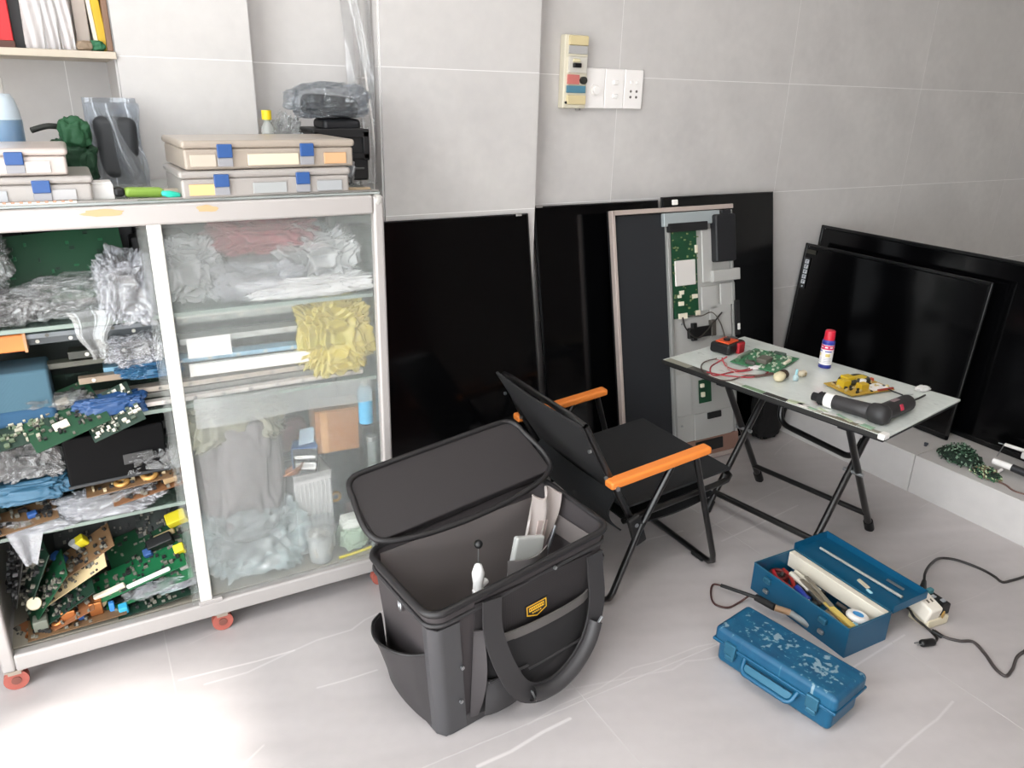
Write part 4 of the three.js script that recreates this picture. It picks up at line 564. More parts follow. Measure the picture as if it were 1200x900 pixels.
// --- middle shelf: long light strips, cloth, boards
{
  const G = 'long strips on the middle glass shelf';
  const st = [[-0.27, 0.58, S2 + 0.012, -1.80, 0x8e8c86, 0.03, 0.012], [0.17, 0.56, S2 + 0.055, -1.765, 0xe4e2dc, 0.012, 0.028], [-0.05, 0.57, S2 + 0.03, -1.79, 0xb4a99c, 0.03, 0.012], [0.0, 0.56, S2 + 0.085, -1.80, 0x7fa9bf, 0.04, 0.01], [0.16, 0.5, S2 + 0.12, -1.83, 0xb8bab6, 0.05, 0.014], [0.15, 0.52, S2 + 0.16, -1.86, 0x9ea4a0, 0.05, 0.018], [0.16, 0.5, S2 + 0.185, -1.81, 0xc3c5bd, 0.03, 0.014], [-0.2, 0.16, S2 + 0.165, -1.80, 0x4a4f52, 0.03, 0.014], [-0.18, 0.12, S2 + 0.185, -1.775, 0x71767a, 0.03, 0.01], [-0.06, 0.15, S2 + 0.128, -1.79, 0x33352f, 0.04, 0.016], [-0.14, 0.1, S2 + 0.108, -1.80, 0x55564c, 0.03, 0.012], [-0.05, 0.12, S2 + 0.072, -1.775, 0x8a7a68, 0.02, 0.014], [0.02, 0.57, S2 + 0.006, -1.76, 0xc9c2bb, 0.02, 0.01]];
  const kinds = ['grey', 'bright white', 'beige', 'pale blue', 'silver', 'thick silver', 'pale grey', 'dark grey', 'mid grey', 'black', 'olive', 'brown', 'off-white'];
  st.forEach(([x0, x1, y, z, c, d, h], i) => { const o = thing('light_strip', kinds[i] + ' light bar strip lying on the middle glass shelf', 'light strip', V((x0 + x1) / 2, y, z), rr(-0.03, 0.03), G); part(o, 'strip', T(box(x1 - x0, h, d, 0.001), 0, h / 2, 0), M(c, 0.4, 0.15)); const n = Math.max(3, Math.floor((x1 - x0) / 0.06)), gs = []; for (let k = 0; k < n; k++) gs.push(T(cyl(0.004, 0.003, 8), -(x1 - x0) / 2 + (k + 0.5) * (x1 - x0) / n, h * 0.5, d / 2, Math.PI / 2)); part(o, 'light_emitter', mergeGeometries(gs), i % 2 ? M(0xd8d6ca, 0.4) : M(0x55534d, 0.4)); });
  { const o = thing('cloth_roll', 'folded blue cloth at the cabinet end of the middle shelf', 'cloth', V(-0.16, S2 + 0.005, -1.795)); part(o, 'fold', T(box(0.12, 0.115, 0.1, 0.007, 3), 0, 0.06, 0), M(0x41606f, 0.85, 0, { bumpMap: fabricBump, bumpScale: 0.001 })); part(o, 'fold_under', T(box(0.125, 0.04, 0.09, 0.014, 3), 0.002, 0.02, 0.01), M(0x264c6a, 0.85)); }
  { const p = onZ(12, 402, -1.765); const o = thing('orange_connector', 'orange plastic connector block above the blue cloth', 'connector', V(p.x - 0.01, p.y - 0.018, -1.78)); part(o, 'connector_body', T(box(0.075, 0.036, 0.05, 0.004), 0, 0.018, 0), mOrange); part(o, 'connector_lip', T(box(0.006, 0.04, 0.054, 0.001), 0.036, 0.018, 0), M(0xb0825e, 0.5)); }
  { const p = onZ(246, 406, -1.775); const o = thing('paper_label', 'small white paper card propped behind the glass door', 'card', V(p.x, p.y - 0.025, -1.782)); part(o, 'card_sheet', T(box(0.095, 0.046, 0.002, 0.0005), 0, 0.023, 0, -0.2), mWhite); part(o, 'card_fold', T(box(0.095, 0.003, 0.02, 0.0005), 0, 0.001, -0.01), mWhite); }
  bagThing('yellow_bag', 'yellow plastic bag hanging over strips at the corner of the middle shelf', 'bags behind the cabinet door', V(0.51, S2 + 0.01, -1.785), 0.18, 0.2, 0.11, 21.7, mBagYellow, 0.25, 0.6);
  bagThing('clear_bag', 'shiny silver bag next to the door stile on the middle shelf', 'bags on the middle shelf', V(0.07, S2 + 0.1, -1.775), 0.11, 0.07, 0.07, 24.7, mBagSilver, 0.3);
  bagThing('blue_bag', 'pale blue film bag lying under the silver bag on the middle shelf', 'bags on the middle shelf', V(0.09, S2 + 0.072, -1.772), 0.13, 0.035, 0.07, 26.2, mBagBlue, 0.3);
  bagThing('blue_bag', 'deep blue plastic wrap beside the green boards on the middle shelf', 'bags on the middle shelf', V(0.0, S2 - 0.01, -1.752), 0.13, 0.055, 0.05, 28.8, M(0x274a78, 0.35), 0.25);
  bagThing('clear_bag', 'pinkish clear bag under the blue cloth on the middle shelf', 'bags on the middle shelf', V(-0.1, S2 + 0.03, -1.765), 0.13, 0.03, 0.05, 31.1, mBagMilky, 0.3);
  // boards resting over the front of the middle shelf
  const GB = 'green boards on the front of the middle shelf';
  board('circuit_board', 'green board with white sockets tipped over the middle shelf edge', GB, V(-0.09, S2 + 0.02, -1.74), 0.15, 0.12, mPcbGreen, [0.62, 0.3, 0.1], { n: 34, parts: [['socket', 0.06, -0.22, 0.03, 0.006, 0.018, mCream], ['socket', -0.08, 0.2, 0.03, 0.006, 0.018, mCream]] });
  board('circuit_board', 'green board crowded with pale parts on the middle shelf edge', GB, V(-0.0, S2 + 0.012, -1.738), 0.11, 0.1, mPcbDark, [0.75, 0.25, 0.22], { n: 60, m1: M(0x4b5648, 0.5), m2: M(0xc9c5b8, 0.5), tall: 0.012 });
  board('circuit_board', 'small mossy green board beside the cloth on the middle shelf', GB, V(-0.175, S2 + 0.012, -1.745), 0.12, 0.1, mPcbDark, [0.7, 0.1, 0.14], { n: 60, m1: M(0x5c6a52, 0.5), m2: M(0xa8a493, 0.5) });
  // clear film strip hanging on the shelf edge behind the door
  single('plastic_film', 'clear plastic film folded over the middle shelf edge behind the door', 'plastic film', slab((u, v) => V(0.165 + u * 0.415, S2 + 0.012 - v * 0.07 - 0.012 * u * (1 - v), -1.736 + 0.006 * Math.sin(u * 8) + 0.01 * v), 0.0012, 24, 6), clear(0xe2e4e2, 0.15, 0.82));
}
// --- lower shelf (open half)
{
  const G = 'parts on the lower glass shelf';
  for (const [x, y, z, w, h, d, n, lab] of [[-0.005, S3 + 0.085, -1.79, 0.2, 0.12, 0.11, 'black_module', 'glossy black module case on the lower glass shelf'], [-0.2, S3 + 0.1, -1.86, 0.15, 0.11, 0.12, 'black_module', 'dark case behind milky bag on the lower glass shelf'], [0.075, S3 + 0.13, -1.86, 0.1, 0.09, 0.08, 'black_module', 'small dark case near the door on the lower glass shelf']]) { const o = thing(n, lab, 'module', V(x, y, z), 0.05, G); part(o, 'case', T(box(w, h, d, 0.005), 0, h / 2, 0), M(0x060607, 0.6, 0, { specularIntensity: 0.25 })); part(o, 'case_lip', T(box(w + 0.006, 0.008, d + 0.006, 0.003), 0, 0.006, 0), M(0x2e3032, 0.4)); part(o, 'case_port', T(box(w * 0.3, h * 0.2, 0.003, 0.001), w * 0.2, h * 0.4, d / 2 + 0.001), M(0x3a3a3a, 0.5)); }
  board('circuit_board', 'brown board with copper coils on the lower glass shelf', G, V(0.015, S3 + 0.075, -1.755), 0.18, 0.07, mPcbBrown, [0.12, 0.0, 0.07], { n: 30, coils: [[-0.1, 0.2, 0.012, M(0xc99a58, 0.4, 0.5)], [0.22, 0.2, 0.013, M(0xc99a58, 0.4, 0.5)]], m2: M(0xb9a988, 0.5) });
  board('circuit_board', 'brown board lying under a clear bag on the lower glass shelf', G, V(0.05, S3 + 0.05, -1.75), 0.16, 0.07, M(0x7a5233, 0.6), [0.1, 0.1, 0.1], { n: 30, parts: [['transformer', 0.28, 0.1, 0.03, 0.016, 0.025, M(0xb79a72, 0.6)]] });
  board('circuit_board', 'brown board at the cabinet end of the lower glass shelf', G, V(-0.2, S3 + 0.035, -1.748), 0.13, 0.07, mPcbBrown, [0.25, 0.1, 0.1], { n: 30, parts: [['blue_part', 0.15, 0.1, 0.02, 0.012, 0.015, mBlue]] });
  bagThing('clear_bag', 'crumpled white bag along the front of the lower glass shelf', G, V(-0.03, S3 + 0.004, -1.75), 0.2, 0.065, 0.055, 33.2, mBagSilver, 0.3);
  bagThing('clear_bag', 'clear bag of parts near the door on the lower glass shelf', G, V(0.065, S3 + 0.085, -1.76), 0.12, 0.06, 0.06, 35.9, mBag, 0.3);
  bagThing('clear_bag', 'milky bag under the mossy board on the lower glass shelf', G, V(-0.165, S3 + 0.12, -1.76), 0.13, 0.095, 0.08, 37.1, mBagMilky, 0.3);
  bagThing('blue_bag', 'blue plastic bag at the cabinet end of the lower glass shelf', G, V(-0.175, S3 + 0.075, -1.75), 0.15, 0.045, 0.06, 39.4, M(0x355f78, 0.4), 0.25);
  bagThing('clear_bag', 'wrinkled clear bag under the brown board at the cabinet end', G, V(-0.16, S3 + 0.002, -1.745), 0.17, 0.035, 0.05, 41.4, mBagSilver, 0.3);
  single('clear_bag', 'clear bag tail hanging below the lower glass shelf', 'plastic bag', slab((u, v) => V((u - 0.5) * 0.075 * (1 - 0.7 * v), 0.02 - v * 0.085, 0.005 * Math.sin(u * 8) + 0.01 * v), 0.001, 10, 8), mBagSilver, G, V(-0.2, S3 - 0.002, -1.733));
}
// --- bottom of the cabinet, open half: leaning and stacked boards
{
  const G = 'circuit boards heaped in the cabinet bottom';
  const bp = (px, py, z) => onZ(px, py, z);
  board('circuit_board', 'green board with two yellow transformers high in the heap', G, bp(178, 640, -1.83), 0.2, 0.12, mPcbGreen, [0.62, 0.1, 0.28], { n: 40, parts: [['yellow_transformer', 0.38, -0.3, 0.048, 0.03, 0.03, mYellow], ['yellow_transformer', 0.3, 0.36, 0.024, 0.026, 0.022, mYellow], ['heat_sink', 0.12, 0.05, 0.06, 0.03, 0.025, mBlack], ['blue_capacitor', -0.05, 0.15, 0.02, 0.022, 0.02, mBlue], ['white_socket', 0.18, -0.1, 0.05, 0.012, 0.012, mTan]] });
  board('circuit_board', 'bright green board with a pale edge connector in the heap', G, bp(158, 672, -1.78), 0.23, 0.08, mPcbBright, [0.35, 0.06, 0.25], { n: 36, parts: [['edge_connector', 0.12, 0.42, 0.1, 0.01, 0.008, mWhite], ['white_socket', -0.26, 0.3, 0.07, 0.012, 0.012, mCream]] });
  board('circuit_board', 'plain bright green board under the edge connector board', G, bp(165, 688, -1.765), 0.24, 0.06, mPcbBright, [0.5, 0.04, 0.27], { n: 14, tall: 0.006, parts: [['connector', 0.44, -0.1, 0.02, 0.012, 0.02, mAlu]] });
  board('circuit_board', 'brown board leaning over the heap with a yellow part', G, bp(92, 652, -1.8), 0.17, 0.075, mPcbBrown, [0.3, 0.1, 0.52], { n: 30, cans: [[-0.2, -0.2, 0.012, 0.03, mBlue], [0.05, -0.3, 0.009, 0.026, M(0xb9bab8, 0.4)]], parts: [['yellow_part', 0.14, -0.3, 0.022, 0.026, 0.02, mYellow], ['red_part', -0.36, 0.3, 0.014, 0.01, 0.01, mRed]] });
  board('circuit_board', 'cream striped board leaning below the brown board', G, bp(88, 676, -1.775), 0.17, 0.05, mTan, [0.5, 0.05, 0.66], { n: 18, tall: 0.008 });
  board('circuit_board', 'dark green board standing on edge at the cabinet end', G, bp(38, 668, -1.8), 0.16, 0.11, mPcbDark, [0.2, 0.2, 1.15], { n: 40 });
  board('circuit_board', 'green board edge leaning beside the standing dark board', G, bp(55, 690, -1.775), 0.17, 0.08, mPcbGreen, [0.3, 0.1, 1.0], { n: 34 });
  board('circuit_board', 'grey board standing furthest toward the cabinet end', G, bp(18, 662, -1.82), 0.17, 0.1, M(0x2b2c2a, 0.5), [0.2, 0.2, 1.3], { n: 40, m2: M(0x77787a, 0.4, 0.4) });
  board('circuit_board', 'green board with small parts sloping to the cabinet floor', G, bp(72, 706, -1.77), 0.17, 0.07, mPcbDark, [0.35, 0.05, 0.6], { n: 34 });
  board('circuit_board', 'copper brown board near the cabinet floor with coils', G, bp(58, 728, -1.765), 0.2, 0.07, M(0x7d4f30, 0.55), [0.3, 0.05, 0.38], { n: 36, coils: [[-0.2, 0.2, 0.01, mCopper], [0.1, 0.2, 0.011, mCopper]] });
  board('circuit_board', 'power board with copper coils and blue parts lying on the cabinet floor', G, V(-0.14, SB + 0.012, -1.765), 0.2, 0.09, mPcbBrown, [0.08, 0.0, 0.03], { n: 30, parts: [['copper_transformer', -0.08, 0.1, 0.03, 0.034, 0.03, mCopper], ['copper_transformer', 0.2, 0.1, 0.028, 0.036, 0.028, mCopper], ['blue_part', 0.04, 0.2, 0.014, 0.02, 0.014, mBlue], ['blue_part', 0.36, 0.2, 0.012, 0.024, 0.014, M(0x3a7fc4, 0.4)], ['grey_part', -0.36, 0.1, 0.03, 0.028, 0.03, M(0x74786c, 0.5)]] });
  board('circuit_board', 'dark board with a white label strip lying on the cabinet floor', G, V(0.035, SB + 0.02, -1.765), 0.19, 0.09, mPcbDark, [0.2, 0.0, 0.12], { n: 40, parts: [['white_label', 0.15, 0.1, 0.06, 0.004, 0.02, M(0xc7d6d6, 0.4)], ['cyan_part', -0.42, 0.3, 0.02, 0.02, 0.02, M(0x3aa6cc, 0.4)]] });
  board('circuit_board', 'black board under the bright green boards in the heap', G, V(0.03, SB + 0.06, -1.79), 0.2, 0.1, M(0x121413, 0.45), [0.35, 0.0, 0.2], { n: 40, m2: M(0x5b5d58, 0.5) });
  board('circuit_board', 'dark board at the back of the heap by the door', G, V(0.07, SB + 0.17, -1.88), 0.12, 0.1, M(0x17201b, 0.45), [0.9, 0.0, 0.2], { n: 30 });
  board('circuit_board', 'dark board at the back of the heap under the lower shelf', G, V(-0.06, SB + 0.14, -1.92), 0.22, 0.16, M(0x151a17, 0.45), [1.0, 0.0, 0.1], { n: 40 });
  bagThing('clear_bag', 'shiny clear bag stretched over boards on the cabinet floor', 'bags on the cabinet floor', V(0.06, SB + 0.03, -1.76), 0.15, 0.035, 0.06, 43.4, mBagSilver, 0.3);
  bagThing('clear_bag', 'small clear bag in the middle of the cabinet floor heap', 'bags on the cabinet floor', V(-0.01, SB + 0.02, -1.765), 0.07, 0.04, 0.05, 45.4, mBag, 0.3);
  { const o = thing('coin_cell', 'round cream disc among the boards on the cabinet floor', 'disc', bp(117, 705, -1.76)); part(o, 'disc_body', T(cyl(0.014, 0.006, 20), 0, 0, 0, 1.2), mTan); part(o, 'disc_rim', T(new THREE.TorusGeometry(0.014, 0.0015, 6, 20), 0, 0, 0.001, -0.37), M(0x8d8064, 0.5)); }
  { const o = thing('coin_cell', 'round cream disc low among leaning boards by the cabinet end', 'disc', bp(40, 707, -1.75)); part(o, 'disc_body', T(cyl(0.014, 0.006, 20), 0, 0, 0, 1.1), M(0xc4bfa6, 0.5)); part(o, 'disc_rim', T(new THREE.TorusGeometry(0.014, 0.0015, 6, 20), 0, 0, 0.001, -0.4), M(0x8d8064, 0.5)); }
}
// --- bottom of the cabinet behind the doors
{
  const P = (px, py, h = SB) => onY(px, py, h);
  { const o = thing('large_bag', 'large grey bag of parts with a clear liner on the cabinet floor', 'plastic bag', V(0.262, SB, -1.86)); part(o, 'sack', crumple(0.2, 0.42, 0.22, 51.2, 0.12, 0.6, 22).translate(0, 0.07, 0), M(0x6b6666, 0.75)); part(o, 'clear_liner', crumple(0.27, 0.19, 0.25, 55.4, 0.3, 0.6, 18, true).translate(0.01, 0, 0.02), clear(0xe6eeee, 0.1, 0.8)); part(o, 'clear_top', crumple(0.245, 0.15, 0.22, 57.4, 0.25, 0.6, 14, true).translate(-0.005, 0.34, 0.0), clear(0xb9b79c, 0.2, 0.6)); }
  { const o = thing('cardboard_box', 'small brown cardboard box wedged under the middle shelf', 'box', V(0.52, SB + 0.28, -1.85), -0.1); part(o, 'carton', T(box(0.125, 0.115, 0.1, 0.002), 0, 0.0575, 0), M(0x96622f, 0.75)); part(o, 'tape_strip', T(box(0.02, 0.116, 0.101, 0.001), -0.04, 0.0578, 0.0005), M(0xb98a58, 0.5)); part(o, 'lid_flap', T(box(0.123, 0.003, 0.05, 0.0005), 0, 0.117, 0.024), M(0x9c6a38, 0.75)); }
  { const o = thing('parts_crate', 'dark plastic crate under the brown cardboard box', 'crate', V(0.535, SB + 0.001, -1.93), 0); part(o, 'crate_body', T(box(0.11, 0.27, 0.16, 0.006), 0, 0.135, 0), M(0x17181a, 0.6)); part(o, 'crate_rim', T(box(0.116, 0.014, 0.168, 0.005), 0, 0.27, 0), M(0x222426, 0.5)); part(o, 'gold_ring', T(new THREE.TorusGeometry(0.012, 0.004, 8, 20), -0.03, 0.12, 0.082), M(0xc9953c, 0.3, 0.7)); part(o, 'crate_window', T(box(0.05, 0.05, 0.003, 0.001), 0.02, 0.07, 0.081), M(0x4a1f1c, 0.5)); }
  { const o = thing('ribbed_box', 'white ribbed box with printed side behind the glass door', 'box', V(0.43, SB + 0.001, -1.84), 0.05); part(o, 'box_body', T(box(0.1, 0.235, 0.1, 0.003), 0, 0.1175, 0), M(0xbfbebc, 0.6)); for (let k = 0; k < 9; k++) part(o, 'rib', T(box(0.003, 0.2, 0.003, 0), -0.044 + k * 0.011, 0.11, 0.051), M(0xa8a8a6, 0.6)); part(o, 'lid_band', T(box(0.102, 0.018, 0.102, 0.002), 0, 0.228, 0), M(0x8c8b88, 0.6)); }
  { const tx = canvasTex(128, 128, (g) => { g.fillStyle = '#0d0f12'; g.fillRect(0, 0, 128, 128); g.fillStyle = '#dcdcd8'; g.fillRect(12, 36, 104, 16); g.fillRect(12, 74, 104, 34); g.fillStyle = '#22262a'; for (let k = 0; k < 7; k++) g.fillRect(20 + k * 13, 82, 6, 16); });
    const o = thing('small_carton', 'small black and blue carton on the white ribbed box', 'box', V(0.427, SB + 0.238, -1.82), -0.35); part(o, 'carton_body', T(box(0.062, 0.07, 0.05, 0.001), 0, 0.035, 0), new THREE.MeshPhysicalMaterial({ map: tx, roughness: 0.5 })); part(o, 'carton_top', T(box(0.063, 0.002, 0.051, 0), 0, 0.071, 0), M(0x2f6aa8, 0.5)); part(o, 'blue_side', T(box(0.002, 0.07, 0.05, 0), -0.032, 0.035, 0), M(0x2b5f9c, 0.5)); part(o, 'carton_flap', T(box(0.04, 0.002, 0.05, 0), 0.004, 0.09, -0.01, 0.5, 0, 0.3), M(0xb8cddd, 0.5)); }
  { const o = thing('copper_wire_coil', 'coil of thin copper wire beside the small carton', 'wire', onZ(338, 556, -1.8)); for (let k = 0; k < 5; k++) part(o, 'turn', T(new THREE.TorusGeometry(0.026 + 0.002 * k, 0.002, 6, 28), 0.002 * k, 0.003 * k, 0, 1.2, 0.1 * k, 0.2), mCopper); }
  { const o = thing('blue_bottle', 'slim sky blue bottle by the cabinet corner post', 'bottle', V(0.578, S2 - 0.14, -1.775)); part(o, 'bottle_body', lathe([[0, 0], [0.018, 0.002], [0.019, 0.09], [0.012, 0.105], [0, 0.106]], 18), M(0x3fa8d4, 0.4)); part(o, 'bottle_neck', T(cyl(0.009, 0.02, 14), 0, 0.114, 0), M(0xd7dcdc, 0.4)); const c = thing('slim_carton', 'slim dark carton under the sky blue bottle', 'box', V(0.578, SB + 0.001, -1.775)); part(c, 'carton', T(box(0.034, S2 - 0.142 - SB, 0.034, 0.002), 0, (S2 - 0.142 - SB) / 2, 0), M(0x1b1d1c, 0.6)); part(c, 'carton_label', T(box(0.026, 0.05, 0.001, 0), 0, 0.2, 0.0176), M(0x6a6c68, 0.6)); }
  { const o = thing('glass_tube_lamp', 'clear glass tube standing by the cabinet corner post', 'tube', V(0.578, SB + 0.001, -1.738)); part(o, 'tube_glass', T(cyl(0.012, 0.32, 16), 0, 0.168, 0), clear(0xdfe8e6, 0.1, 0.85)); part(o, 'tube_cap', T(cyl(0.0135, 0.012, 16), 0, 0.006, 0), M(0x8a8f8c, 0.4, 0.5)); part(o, 'tube_cap', T(cyl(0.0135, 0.012, 16), 0, 0.33, 0), M(0x8a8f8c, 0.4, 0.5)); }
  { const o = thing('plastic_jar', 'clear plastic tub of loose parts on the cabinet floor', 'jar', V(0.43, SB + 0.001, -1.752)); part(o, 'jar_body', lathe([[0, 0.002], [0.03, 0.002], [0.037, 0.08], [0.038, 0.084]], 24), clear(0xd9dcda, 0.25, 0.55)); part(o, 'jar_contents', crumple(0.058, 0.09, 0.058, 61.2, 0.25, 0.7, 8), M(0x9a978c, 0.6)); part(o, 'bag_top', crumple(0.075, 0.05, 0.07, 63.1, 0.35, 0.6, 12).translate(0, 0.07, 0), mBag); }
  { const o = thing('cloth_bundle', 'pale green and white cloth bundle near the cabinet corner', 'cloth', V(0.525, SB + 0.001, -1.775)); part(o, 'bundle', crumple(0.075, 0.07, 0.06, 66.2, 0.25, 0.6, 12), M(0x9db09a, 0.85)); part(o, 'bundle_top', crumple(0.06, 0.035, 0.05, 68.1, 0.3, 0.6, 10).translate(0, 0.06, 0), M(0xd9dcd3, 0.85)); }
  { const o = single('yellow_cable', 'yellow cable lying on the cabinet floor near the corner', 'cable', wire([P(398, 655), P(420, 648), P(440, 640), P(455, 632)].map((p) => V(p.x, SB + 0.004, Math.min(p.z, -1.73))), 0.004, 30), mYellow); }
  { const o = thing('maroon_pouch', 'small maroon pouch behind the small carton', 'pouch', V(0.42, SB + 0.24, -1.96)); part(o, 'pouch_body', crumple(0.09, 0.09, 0.06, 71.2, 0.15, 0.55, 10), M(0x6a2a34, 0.7)); const c = thing('grey_tin', 'dark grey tin holding up the maroon pouch', 'tin', V(0.42, SB + 0.001, -1.96)); part(c, 'tin_body', T(box(0.08, 0.225, 0.07, 0.004), 0, 0.1125, 0), M(0x3a3c3a, 0.5)); part(c, 'tin_lid', T(box(0.083, 0.012, 0.073, 0.003), 0, 0.231, 0), M(0x484a48, 0.45)); }
}

// ---------------------------------------------------------------- on top of the cabinet
const CT = CY1 + 0.0062;
const mCase = clear(0xb9b3ae, 0.3, 0.35), mCaseDirty = clear(0xb5a99c, 0.35, 0.3);
function organizer(label, pos, w, h, d, ry, m, fills) {
  const o = thing('organizer_case', label, 'case', pos, ry, 'organizer cases on the cabinet');
  part(o, 'tray', T(box(w, h * 0.72, d, 0.006, 2), 0, h * 0.36, 0), m);
  part(o, 'lid', T(box(w + 0.008, h * 0.27, d + 0.008, 0.007, 2), 0, h * 0.86, 0), m);
  for (const x of [-0.28, 0.2]) { const l = part(o, 'latch', T(box(0.03, h * 0.46, 0.006, 0.002), x * w, h * 0.64, d / 2 + 0.006), mBlue, 'blue latch'); part(l, 'latch_lip', T(box(0.03, h * 0.3, 0.004, 0.001), x * w, h * 0.26, d / 2 + 0.004), M(0x8b8b8f, 0.5)); }
  fills.forEach(([x, fw, c]) => part(o, 'compartment_fill', T(box(fw * w, h * 0.4, 0.004, 0.001), x * w, h * 0.32, d / 2 + 0.0012), M(c, 0.6)));
  return o;
}
{
  const b = onY(305, 229, CT), h = 0.055;
  organizer('lower dusty clear organizer case under another by the wide pillar', V(0.365, CT, -1.80), 0.35, h, 0.2, 0.03, mCase, [[-0.38, 0.16, 0xd8b27c], [0.0, 0.2, 0x9a9c9c], [0.37, 0.16, 0x96989a]]);
  organizer('upper yellowed clear organizer case stacked on the dusty one', V(0.375, CT + h + 0.001, -1.81), 0.355, 0.058, 0.21, 0.06, mCaseDirty, [[-0.4, 0.14, 0xb5aa9c], [0.0, 0.3, 0xc9bda8], [0.38, 0.14, 0xc79a72]]);
  organizer('lower grey organizer case at the cabinet end', V(-0.105, CT, -1.81), 0.28, 0.05, 0.2, 0.0, mCase, [[0.3, 0.2, 0xa6a5a6], [-0.1, 0.2, 0x9d9fa2]]);
  organizer('upper pinkish organizer case at the cabinet end', V(-0.14, CT + 0.051, -1.815), 0.28, 0.05, 0.2, 0.0, clear(0xcfc3bc, 0.3, 0.3), [[0.3, 0.2, 0xcfc8c0], [-0.1, 0.2, 0xd9a98c]]);
}
{ const c = onZ(10, 178, -1.98); const o = thing('detergent_bottle', 'pale blue translucent plastic bottle behind the pinkish organizer case', 'bottle', V(c.x - 0.005, CT, -1.99)); const H = onZ(8, 108, -1.99).y - CT;
  part(o, 'liquid', lathe([[0, 0.003], [0.036, 0.003], [0.038, H * 0.7], [0, H * 0.701]], 24), M(0x6aa6d2, 0.35)); part(o, 'bottle_shell', lathe([[0, 0.0], [0.039, 0.001], [0.041, H * 0.72], [0.039, H * 0.73]], 24), clear(0xb9d4e6, 0.3, 0.6)); part(o, 'bottle_shoulder', lathe([[0.04, H * 0.72], [0.038, H * 0.82], [0.033, H * 0.93], [0.026, H * 0.985], [0, H * 0.99]], 24), M(0xc3d0da, 0.4)); part(o, 'screw_cap', T(cyl(0.018, 0.03, 18), 0, H + 0.012, 0), mWhite); }
{ const o = thing('green_cord_bundle', 'dark green bundle of cord beside the organizer cases', 'bundle', V(0.015, CT, -1.985)); part(o, 'bundle_body', crumple(0.085, 0.105, 0.075, 74.2, 0.3, 0.75, 14), M(0x123a22, 0.7)); part(o, 'bundle_top', crumple(0.06, 0.07, 0.05, 76.6, 0.3, 0.75, 10).translate(0.01, 0.075, 0.01), M(0x174a2a, 0.7)); part(o, 'loose_end', wire([V(-0.01, 0.125, 0.0), V(-0.04, 0.128, 0.02), V(-0.07, 0.12, 0.03)], 0.006, 20), M(0x2a2d2a, 0.7)); }
{ const o = thing('wrapped_device', 'dark device wrapped in clear plastic leaning on the narrow pillar', 'package', V(0.105, CT, -2.03)); part(o, 'device', T(box(0.09, 0.14, 0.05, 0.02, 3), 0, 0.076, -0.01, -0.08, 0, -0.06), M(0x2c2e31, 0.6)); part(o, 'plastic_wrap', slab((u, v) => V((u - 0.5) * (0.125 - 0.03 * v + 0.01 * Math.sin(v * 8)) - 0.006 + 0.01 * v, v * 0.175, 0.03 + 0.014 * Math.sin(u * 10 + v * 4) - 0.04 * v), 0.001, 18, 14), clear(0xd9dce0, 0.08, 0.86)); part(o, 'wrap_back', slab((u, v) => V((u - 0.5) * 0.11, v * 0.185, -0.045 + 0.008 * Math.sin(u * 9)), 0.001, 12, 8), clear(0xd9dce0, 0.08, 0.86)); }
{ const p = onY(108, 238, CT); single('white_carton', 'small plain white carton beside the green utility knife', 'box', mergeGeometries([T(box(0.085, 0.03, 0.05, 0.002), 0, 0.015, 0), T(box(0.08, 0.004, 0.046, 0.001), 0, 0.032, 0)]), M(0xd9d7d4, 0.7), null, V(0.03, CT, -1.76)); }
{ const o = thing('utility_knife', 'green utility knife with black end on the cabinet top', 'knife', V(0.115, CT, -1.745), 0.12); part(o, 'handle', T(box(0.075, 0.02, 0.024, 0.009, 3), 0.012, 0.011, 0, 0, 0, -0.05), M(0x7d9c3c, 0.5)); part(o, 'end_cap', T(box(0.02, 0.018, 0.022, 0.006), -0.034, 0.014, 0), mBlack); part(o, 'blade_guard', T(box(0.035, 0.014, 0.02, 0.004), 0.065, 0.009, 0), M(0xa79f8c, 0.5)); }
{ const o = thing('teal_screwdriver', 'small screwdriver with teal handle on the cabinet rail', 'screwdriver', V(0.19, CT + 0.006, -1.712), 0.3); part(o, 'handle', T(lathe([[0, 0], [0.006, 0.002], [0.0075, 0.02], [0.005, 0.036], [0, 0.037]], 14), 0, 0, 0, 0, 0, Math.PI / 2 - 0.2), M(0x2fc0a6, 0.35)); part(o, 'shaft', T(cyl(0.0022, 0.07, 8), 0.035, -0.003, 0, 0, 0, Math.PI / 2 - 0.02), mSteel); }
{ const o = thing('steel_ruler', 'long thin strip along the front edge of the cabinet top', 'strip', V(0.2, CT + 0.001, -1.706)); part(o, 'strip_bar', T(box(0.62, 0.003, 0.012, 0.0005), 0.1, 0.0016, 0), M(0x8a8783, 0.4, 0.5)); }
{ const o = thing('copper_pin_strip', 'pale strip with a row of copper pins at the cabinet end', 'strip', V(-0.16, CT + 0.001, -1.706)); part(o, 'strip_base', T(box(0.33, 0.004, 0.014, 0.0005), 0, 0.002, 0), M(0xd8cfc4, 0.6)); for (let k = 0; k < 24; k++) part(o, 'pin', T(box(0.006, 0.004, 0.003, 0), -0.155 + k * 0.0135, 0.004, 0.006), M(0xa4806c, 0.5, 0.2)); }
